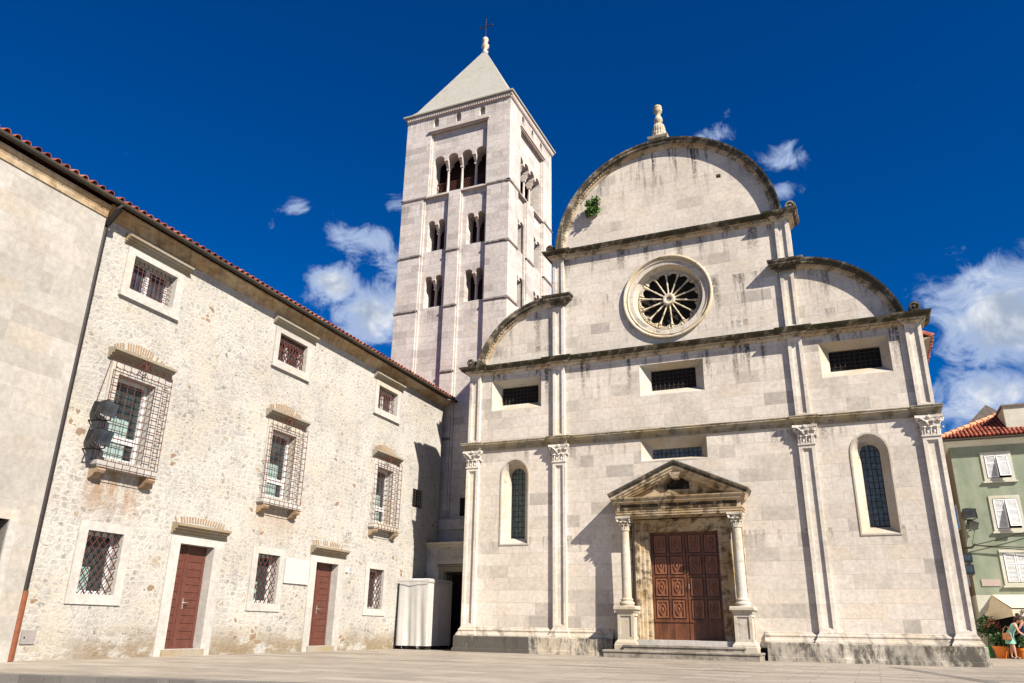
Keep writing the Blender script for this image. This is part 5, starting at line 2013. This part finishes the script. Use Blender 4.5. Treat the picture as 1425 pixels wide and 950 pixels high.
for i in range(11):
    a, b = hp0.lerp(hp1, i / 11), hp0.lerp(hp1, (i + 1.08) / 11)
    g.tube([a, b], [.15, .11], 8)
g.build('hip_tiles', M.setdefault('hiptile', plain('pale_hip_tiles', (.52, .23, .13), .8, .3, 4)), gh_)
g = G()    # older grey gable behind
M['greytile'] = plain('old_grey_tiles', (.15, .135, .115), .9, .3, 6)
g.add([(-.3, 5, 9.3), (5.6, 5, 9.6), (2.5, 5, 12.0), (-.3, 11, 9.3), (5.6, 11, 9.6), (2.5, 11, 12.0)], [(0, 1, 2), (3, 4, 5), (0, 2, 5, 3), (1, 2, 5, 4)])
g.build('rear_gable', M['greytile'], gh_)
g = G(); g.tube([(.6, 5, 9.9), (.6, 5, 11.2)], .02, 4); g.build('aerial', M['iron'], gh_)
g = G(); g.box(2.45, 6.5, .3, 4, 9.25, 10.68); dm = g.build('dormer', M['whitewash'], gh_)
g = G(); g.box(2.38, 6.6, .22, 4.1, 10.68, 10.76); g.build('dormer_cap', M['greytile'], dm)
g = G(); g.box(.3, 1.0, -.03, 0, 2.86, 3.14)
sgn = g.build('street_name_stone', plain('pinkish_marble_sign', (.36, .29, .26), .6, .08), gh_)
g = G()
for r_ in range(3):
    g.box(.36, .94 - .06 * r_, -.033, -.03, 3.04 - r_ * .07, 3.05 - r_ * .07)
# floodlights and junction boxes on the corner
floodlight((4.42, 39.72, 5.95), radians(180), radians(-20), 'square black floodlight high on the corner of the green house', 1.25)
floodlight((4.45, 39.72, 5.45), radians(200), radians(-40), 'round-backed black floodlight just below the higher lamp on the green house', 1.0)
for z0, z1, lab in ((3.85, 4.2, 'dark grey box on the green house corner below the cable clamp'), (3.35, 3.75, 'open black metal box low on the green house corner')):
    t_ = thing('junction_box', lab, 'wall box', (4.05, 39.8, z0))
    g = G(); g.box(-.2, .2, 0, .3, 0, z1 - z0); g.build('case', M['blackmetal'], t_)
    g = G(); g.box(-.14, .14, -.015, .0, .06, z1 - z0 - .06); g.build('lid', M['glass'], t_)
cb = thing('overhead_cables', 'three thin dark cables strung from a clamp across the green house', 'cable', (4.4, 39.9, 4.55))
def sag(a, b, s, n=14):
    a, b = Vector(a), Vector(b)
    return [a.lerp(b, i / n) - Vector((0, 0, s * 4 * (i / n) * (1 - i / n))) for i in range(n + 1)]
for b_, s in (((9, -.12, 3.0), .25), ((7, -.1, -.35), .06), ((7, -.1, -.75), .06)):
    G().tube(sag((.0, -.08, 0), b_, s), .018, 5).build('cable', M['iron'], cb)
G().tube([(-.4, 0, -.1), (-.1, -.1, -.1), (.05, -.12, .05)], .045, 6).build('clamp', M['iron'], cb)
G().tube([(-.05, -.06, .05), (.12, -.06, .6), (.02, -.06, 1.1), (-.1, -.06, 1.4)], .012, 5).build('cable', M['iron'], cb)

# ---- awning with lettering
M['awn'] = plain('cream_awning_cloth', (.56, .49, .36), .85, .08, 4)
aw = thing('awning', 'cream hipped cafe awning lettered PIZZERIA above the potted plants', 'awning', (4.2, 38.3, 0))
g = G()
A0, A1, YF, YB = .45, 7.0, 0.0, 1.68
zF, zB, zV = 1.92, 2.46, 1.62
# top slopes: front plane from ridge at wall down to front bar, hipped left end
g.add([(A0 + .5, YF, zF), (A1, YF, zF), (A1, YB, zB + .05), (A0 + .1, YB, zB + .05), (A0 - .3, YB, zF - .22)],
      [(0, 1, 2, 3), (0, 3, 4)])
g.add([(A0 + .5, YF, zF), (A1, YF, zF), (A1, YF - .02, zV), (A0 + .5, YF - .02, zV)], [(0, 1, 2, 3)])
g.add([(A0 + .5, YF, zF), (A0 - .3, YB, zF - .22), (A0 - .3, YB, zF - .5), (A0 + .5, YF - .02, zV)], [(0, 1, 2, 3)])
ob = g.build('canopy', M['awn'], aw)
sm_ = ob.modifiers.new('thickness', 'SOLIDIFY'); sm_.thickness = .012
g = G(); g.tube([(A0 + .5, YF, zF), (A1, YF, zF)], .02, 6); g.tube([(A0 + .5, YF, zF), (A0 + .1, YB, zB)], .02, 6); g.tube([(2.2, YF, zF), (2.2, YB, zF - .25)], .02, 6); g.build('frame', M['iron'], aw)
letters('PIZZERIA', .29, M['blackmetal'], ob, Matrix.Translation((1.82, -.036, 1.67)) @ X90, 'lettering')

# ------------------------------------------------------------------ PLANTS
def leafmat(name, a, b):
    mt, t = new_mat(name)
    tc = t.n('ShaderNodeTexCoord').outputs['Object']
    n = t.noise(tc, 9, 4)
    finish(t, t.mix(t.mapr(n, .35, .65), a, b), .55, spec=.35)
    return mt


M['leaf'] = leafmat('green_leaves', (.035, .085, .012), (.10, .19, .03))
M['darkleaf'] = leafmat('dark_green_leaves', (.018, .05, .012), (.05, .11, .025))
M['redleaf'] = leafmat('reddish_flowers', (.28, .03, .035), (.16, .10, .05))
M['bark'] = plain('plant_stem', (.08, .055, .03), .9, .3)


def foliage(g, c, rad, n, size, rnd, squash=(1, 1, 1), clumps=9):
    cs = []
    for _ in range(clumps):
        d = Vector((rnd.gauss(0, 1), rnd.gauss(0, 1), rnd.gauss(0, 1))).normalized() * rad * rnd.uniform(.25, .75)
        cs.append((d, rad * rnd.uniform(.3, .5)))
    for _ in range(n):
        d, r = rnd.choice(cs)
        p = d + Vector((rnd.gauss(0, 1), rnd.gauss(0, 1), rnd.gauss(0, 1))).normalized() * r * rnd.uniform(.5, 1.05)
        p = Vector((p.x * squash[0], p.y * squash[1], p.z * squash[2])) + Vector(c)
        a = Vector((rnd.gauss(0, 1), rnd.gauss(0, 1), rnd.gauss(0, .7) - .2)).normalized()
        b = a.orthogonal().normalized()
        b.rotate(Matrix.Rotation(rnd.uniform(0, 6.28), 3, a))
        s = size * rnd.uniform(.6, 1.3)
        nrm = a.cross(b) * s * .12
        g.add([p, p + a * s * .5 + b * s * .3 + nrm, p + a * s, p + a * s * .5 - b * s * .3 + nrm], [(0, 1, 2), (0, 2, 3)])


rnd = random.Random(11)
bs = thing('wall_shrub', 'small green shrub rooted in the upper gable of the church', 'shrub', (-8.42, 26.97, 16.85))
g = G(); foliage(g, (.02, -.28, .22), .40, 900, .11, rnd, (1.0, .8, 1.0), 12); foliage(g, (-.18, -.2, -.02), .2, 260, .10, rnd)
g.build('foliage', M['leaf'], bs, fixn=False)
g = G()
for k in range(7):
    a = rnd.uniform(0, 6.28)
    g.tube([(0, 0, 0), (.06 * cos(a), -.12, .05), (.25 * cos(a), -.28, .22 + .2 * sin(a))], [.02, .014, .006], 5)
g.build('stem', M['bark'], bs)


def pot(g, r0, r1, h):
    g.lathe([(r0 * .96, 0), (r0, .02), (r1 * .93, h - .1), (r1, h - .1), (r1 * 1.04, h), (r1 * .93, h), (r1 * .88, h - .12), (0, h - .12)], (0, 0, 0), 20)


M['orange'] = plain('orange_plastic_pot', (.62, .17, .02), .4, .08, 5, 0, .4)
M['greenpot'] = plain('green_plastic_bag', (.05, .30, .05), .45, .2, 8, 0, .4)
M['soil'] = plain('potting_soil', (.04, .03, .02), .95, .3)
p1 = thing('potted_plant', 'leafy plant in a wide orange pot beside the woman in mint green', 'potted plant', (4.52, 38.3, GZ))
g = G(); pot(g, .2, .3, .46); g.build('pot', M['orange'], p1, smooth=True)
g = G(); foliage(g, (-.05, .0, .66), .42, 700, .15, rnd, (1.1, .9, .75)); g.build('foliage', M['darkleaf'], p1, fixn=False)
p2 = thing('potted_plant', 'orange pot at the right edge in front of the cafe, partly hidden', 'potted plant', (5.25, 38.6, GZ))
g = G(); pot(g, .18, .26, .4); g.build('pot', M['orange'], p2, smooth=True)
g = G(); foliage(g, (0, 0, .6), .3, 300, .13, rnd); g.build('foliage', M['darkleaf'], p2, fixn=False)
p3 = thing('potted_plant', 'tall bushy plant with reddish blooms by the church corner under the awning', 'potted plant', (4.2, 39.2, GZ))
g = G(); pot(g, .16, .22, .36); g.build('pot', M['blackmetal'], p3, smooth=True)
g = G(); foliage(g, (.1, 0, 1.15), .52, 1200, .14, rnd, (1, .9, .95), 14); g.build('foliage', M['darkleaf'], p3, fixn=False)
g = G(); foliage(g, (.18, -.2, 1.2), .36, 260, .09, rnd); g.build('blooms', M['redleaf'], p3, fixn=False)
g = G(); g.tube([(0, 0, .3), (.03, 0, .7), (.1, 0, 1.1)], [.03, .025, .015], 6); g.build('stem', M['bark'], p3)
p4 = thing('watering_can', 'bright green watering can standing by the wall at the church corner', 'watering can', (4.12, 38.75, GZ))
g = G(); g.lathe([(.13, 0), (.15, .02), (.11, .3), (.12, .42), (.10, .45), (.02, .46)], (0, 0, 0), 16)
g.tube([(-.12, 0, .1), (-.2, 0, .3), (-.28, 0, .5)], [.03, .02, .03], 6)
g.build('can_body', M['greenpot'], p4, smooth=True)
g = G(); g.tube([(.1, 0, .42), (.2, 0, .52), (.16, 0, .2), (.13, 0, .12)], .014, 6); g.build('handle', M['greenpot'], p4)

# ------------------------------------------------------------------ PEOPLE
def skin_mesh(name, verts, edges, radii, mat, parent, sub=2):
    me = bpy.data.meshes.new(name)
    me.from_pydata([Vector(v) for v in verts], edges, [])
    o = bpy.data.objects.new(name, me)
    COL.objects.link(o)
    o.parent = parent
    sk = o.modifiers.new('skin', 'SKIN')
    sk.use_smooth_shade = True
    if not me.skin_vertices:
        me.attributes.new('x', 'FLOAT', 'POINT')
    lay = me.skin_vertices[0].data if len(me.skin_vertices) else None
    if lay is None:
        bm = bmesh.new(); bm.from_mesh(me); bm.verts.layers.skin.verify(); bm.to_mesh(me); bm.free()
        lay = me.skin_vertices[0].data
    for i, r in enumerate(radii):
        rr = r if isinstance(r, tuple) else (r, r)
        lay[i].radius = rr
        lay[i].use_root = (i == 0)
    s = o.modifiers.new('sub', 'SUBSURF'); s.levels = sub; s.render_levels = sub
    me.materials.append(mat)
    return o


def chain(V, E, Rr, start, pts):
    prev = start
    for p, r in pts:
        V.append(p); Rr.append(r)
        E.append((prev, len(V) - 1))
        prev = len(V) - 1
    return prev


M['skin'] = plain('skin', (.42, .22, .14), .5, .06, 8, 0, .35)
M['hair'] = plain('dark_hair', (.025, .014, .010), .5, .3, 30)
M['mint'] = plain('mint_green_dress_cloth', (.20, .42, .34), .85, .08, 10)
M['bag'] = plain('brown_leather_bag', (.22, .09, .035), .5, .3, 9)
M['bluecloth'] = plain('blue_patterned_shirt_cloth', (.04, .07, .20), .85, .5, 18)
M['greyshort'] = plain('grey_shorts_cloth', (.12, .11, .11), .85, .2)
M['shoe'] = plain('dark_shoes', (.04, .03, .03), .6, .2)


def figure(root, lean, armL, armR, female=True):
    """body facing +x (profile to the camera), lean = forward bend of the trunk in radians"""
    ck, sk_ = cos(lean), sin(lean)
    hip = Vector((0, 0, .88))
    T = lambda d, side=0, fwd=0: hip + Vector((sk_ * d + ck * fwd, side, ck * d - sk_ * fwd))
    V = [hip]; E = []; Rr = [(.13, .12)]
    sp = chain(V, E, Rr, 0, [(T(.14), (.115, .10)), (T(.30), (.125, .10)), (T(.43), (.13, .10))])
    nk = chain(V, E, Rr, sp, [(T(.52, 0, .0), .055), (T(.58, 0, .03), .05)])
    chain(V, E, Rr, nk, [(T(.66, 0, .06), .085), (T(.75, 0, .07), .09), (T(.80, 0, .06), .06)])
    for s, arm in ((-1, armL), (1, armR)):
        sh = T(.45, s * .17)
        el, wr = sh + Vector(arm[0]), sh + Vector(arm[0]) + Vector(arm[1])
        w = chain(V, E, Rr, sp, [(sh, .055), (sh.lerp(el, .5), .046), (el, .038), (el.lerp(wr, .5), .036), (wr, .026)])
        d = Vector(arm[1]).normalized()
        palm = chain(V, E, Rr, w, [(wr + d * .05, (.036, .02)), (wr + d * .085, (.034, .016))])
        base = V[palm]
        sd_ = d.cross(Vector((0, 1, 0)))
        for k, L_ in enumerate((.06, .07, .066, .05)):
            off = Vector((0, 1, 0)) * (k - 1.5) * .019
            chain(V, E, Rr, palm, [(base + off + d * .012, .009), (base + off + d * L_ * .6, .0085), (base + off + d * L_ + Vector((0, 0, -.012)), .007)])
        chain(V, E, Rr, w, [(wr + d * .03 + Vector((0, -s * .035, .0)), .011), (wr + d * .06 + Vector((0, -s * .05, -.005)), .009)])
    for s, off in ((-1, .10), (1, -.05)):
        h = Vector((.0, s * .085, .82))
        kn = Vector((off * .5 + .03, s * .09, .47))
        an = Vector((off, s * .10, .09))
        chain(V, E, Rr, 0, [(h, .095), (h.lerp(kn, .5), .075), (kn, .056), (kn.lerp(an, .35), .056), (kn.lerp(an, .8), .036), (an, .034), (an + Vector((.05, 0, -.045)), .034), (an + Vector((.15, 0, -.06)), .026)])
    b = skin_mesh('body', V, E, Rr, M['skin'], root, 2)
    # face: nose, eyes, ear
    hc = T(.71, 0, .07)
    g = G()
    fwd = Vector((ck, 0, -sk_)); up = Vector((sk_, 0, ck))
    g.lathe([(0, -.02), (.013, 0), (0, .025)], hc + fwd * .098, 6)
    for s in (-1, 1):
        g.lathe([(0, -.012), (.012, 0), (0, .012)], hc + fwd * .08 + Vector((0, s * .035, 0)) + up * .02, 6)
        g.lathe([(0, -.025), (.014, 0), (0, .025)], hc + Vector((0, s * .088, 0)), 6)
    g.build('face', M['skin'], root, smooth=True)
    # hair cap
    g = G()
    n = 12
    rows = []
    hr = hc - fwd * .015 + up * .02
    for i in range(7):
        ph = pi * i / 6 * .62
        rows.append([hr + up * cos(ph) * .115 + (fwd * cos(2 * pi * k / n) * (.9 if cos(2 * pi * k / n) > 0 else 1.05) + Vector((0, 1, 0)) * sin(2 * pi * k / n)) * sin(ph) * .105 - fwd * .02 * i / 6 for k in range(n)])
    for A_, B_ in zip(rows[:-1], rows[1:]): g.band(A_, B_)
    if female:
        g.tube([hr - fwd * .09, hr - fwd * .14 - up * .07, hr - fwd * .13 - up * .16, hr - fwd * .1 - up * .24], [.045, .06, .05, .02], 8)
    g.build('hair', M['hair'], root, smooth=True)
    return T


def shell(rows, n=16):
    """garment from elliptical rings: (centre, half-front, half-side)"""
    g = G()
    R0 = []
    for c, a, b, ax in rows:
        ax = Vector(ax).normalized()
        R0.append([Vector(c) + ax * cos(2 * pi * k / n) * a + Vector((0, 1, 0)) * sin(2 * pi * k / n) * b for k in range(n)])
    for A_, B_ in zip(R0[:-1], R0[1:]): g.band(A_, B_)
    return g


wm = thing('person', 'person bending forward in a sleeveless mint green dress holding a brown bag', 'person', (4.82, 37.85, GZ), radians(-8))
lean = radians(34)
T = figure(wm, lean, ((.10, -.02, -.26), (.18, .02, -.14)), ((.16, .02, -.22), (.22, -.02, .02)))
ax = (cos(lean), 0, -sin(lean))
shell([(T(.50), .075, .10, ax), (T(.44), .115, .165, ax), (T(.32), .125, .155, ax), (T(.16), .12, .145, ax), ((.0, 0, .86), .15, .165, (1, 0, -.2)), ((.0, 0, .70), .17, .18, (1, 0, 0)), ((.01, 0, .56), .185, .195, (1, 0, 0)), ((.01, 0, .55), .175, .185, (1, 0, 0))]).build('dress', M['mint'], wm, smooth=True)
for off, s in ((.10, -1), (-.05, 1)):
    G().lathe([(0, 0), (.05, 0), (.055, .03), (.04, .07), (0, .08)], (off + .06, s * .1, 0), 8).build('shoe', M['shoe'], wm, smooth=True)
bg = thing('handbag', 'brown leather shoulder bag hanging at the side of the person in mint green', 'bag', (4.70, 37.62, .72))
g = G()
g.frus((-.17, .17, -.06, .06), 0, (-.13, .13, -.05, .05), .26); g.frus((-.15, .15, -.075, -.06), .02, (-.12, .12, -.065, -.05), .16)
g.build('bag_body', M['bag'], bg)
G().tube([(-.12, 0, .25), (-.06, .05, .42), (.05, .1, .52), (.13, .05, .40), (.12, 0, .25)], .012, 5).build('strap', M['bag'], bg)

mn = thing('person', 'person in a dark blue patterned shirt at the right edge, half out of view', 'person', (5.42, 37.9, GZ), radians(172))
lean = radians(10)
T = figure(mn, lean, ((.05, -.03, -.27), (.20, .02, -.12)), ((.14, .03, -.22), (.24, -.02, .04)), False)
ax = (cos(lean), 0, -sin(lean))
shell([(T(.51), .08, .12, ax), (T(.45), .13, .20, ax), (T(.32), .14, .18, ax), (T(.14), .14, .165, ax), ((.0, 0, .84), .15, .165, (1, 0, 0)), ((.0, 0, .82), .14, .155, (1, 0, 0))]).build('shirt', M['bluecloth'], mn, smooth=True)
g = shell([((0, 0, .90), .135, .15, (1, 0, 0)), ((0, 0, .80), .14, .17, (1, 0, 0)), ((0, 0, .76), .13, .17, (1, 0, 0))])
for s, off in ((-1, .03), (1, 0)):
    q = shell([((0, s * .085, .80), .11, .095, (1, 0, 0)), ((off, s * .09, .62), .10, .09, (1, 0, 0)), ((off, s * .09, .50), .095, .085, (1, 0, 0))])
    g.add(q.v, q.f)
g.build('shorts', M['greyshort'], mn, smooth=True)
for off, s in ((.10, -1), (-.05, 1)):
    G().lathe([(0, 0), (.055, 0), (.06, .03), (.045, .08), (0, .09)], (off + .06, s * .1, 0), 8).build('shoe', M['shoe'], mn, smooth=True)

# cafe parasol half folded at the frame edge, and a green-painted doorway under the awning
cd = thing('cafe_doorway', 'dark cafe doorway with a pale green frame beneath the awning', 'doorway', (5.0, 39.96, 0))
g = G(); g.box(-.5, .5, -.03, 0.0, .03, 2.0); g.build('opening', M['dark'], cd)
g = G(); g.box(-.58, -.5, -.06, 0, .03, 2.08); g.box(.5, .58, -.06, 0, .03, 2.08); g.box(-.5, .5, -.06, 0, 2.0, 2.08); g.build('frame', M['whitewash'], cd)
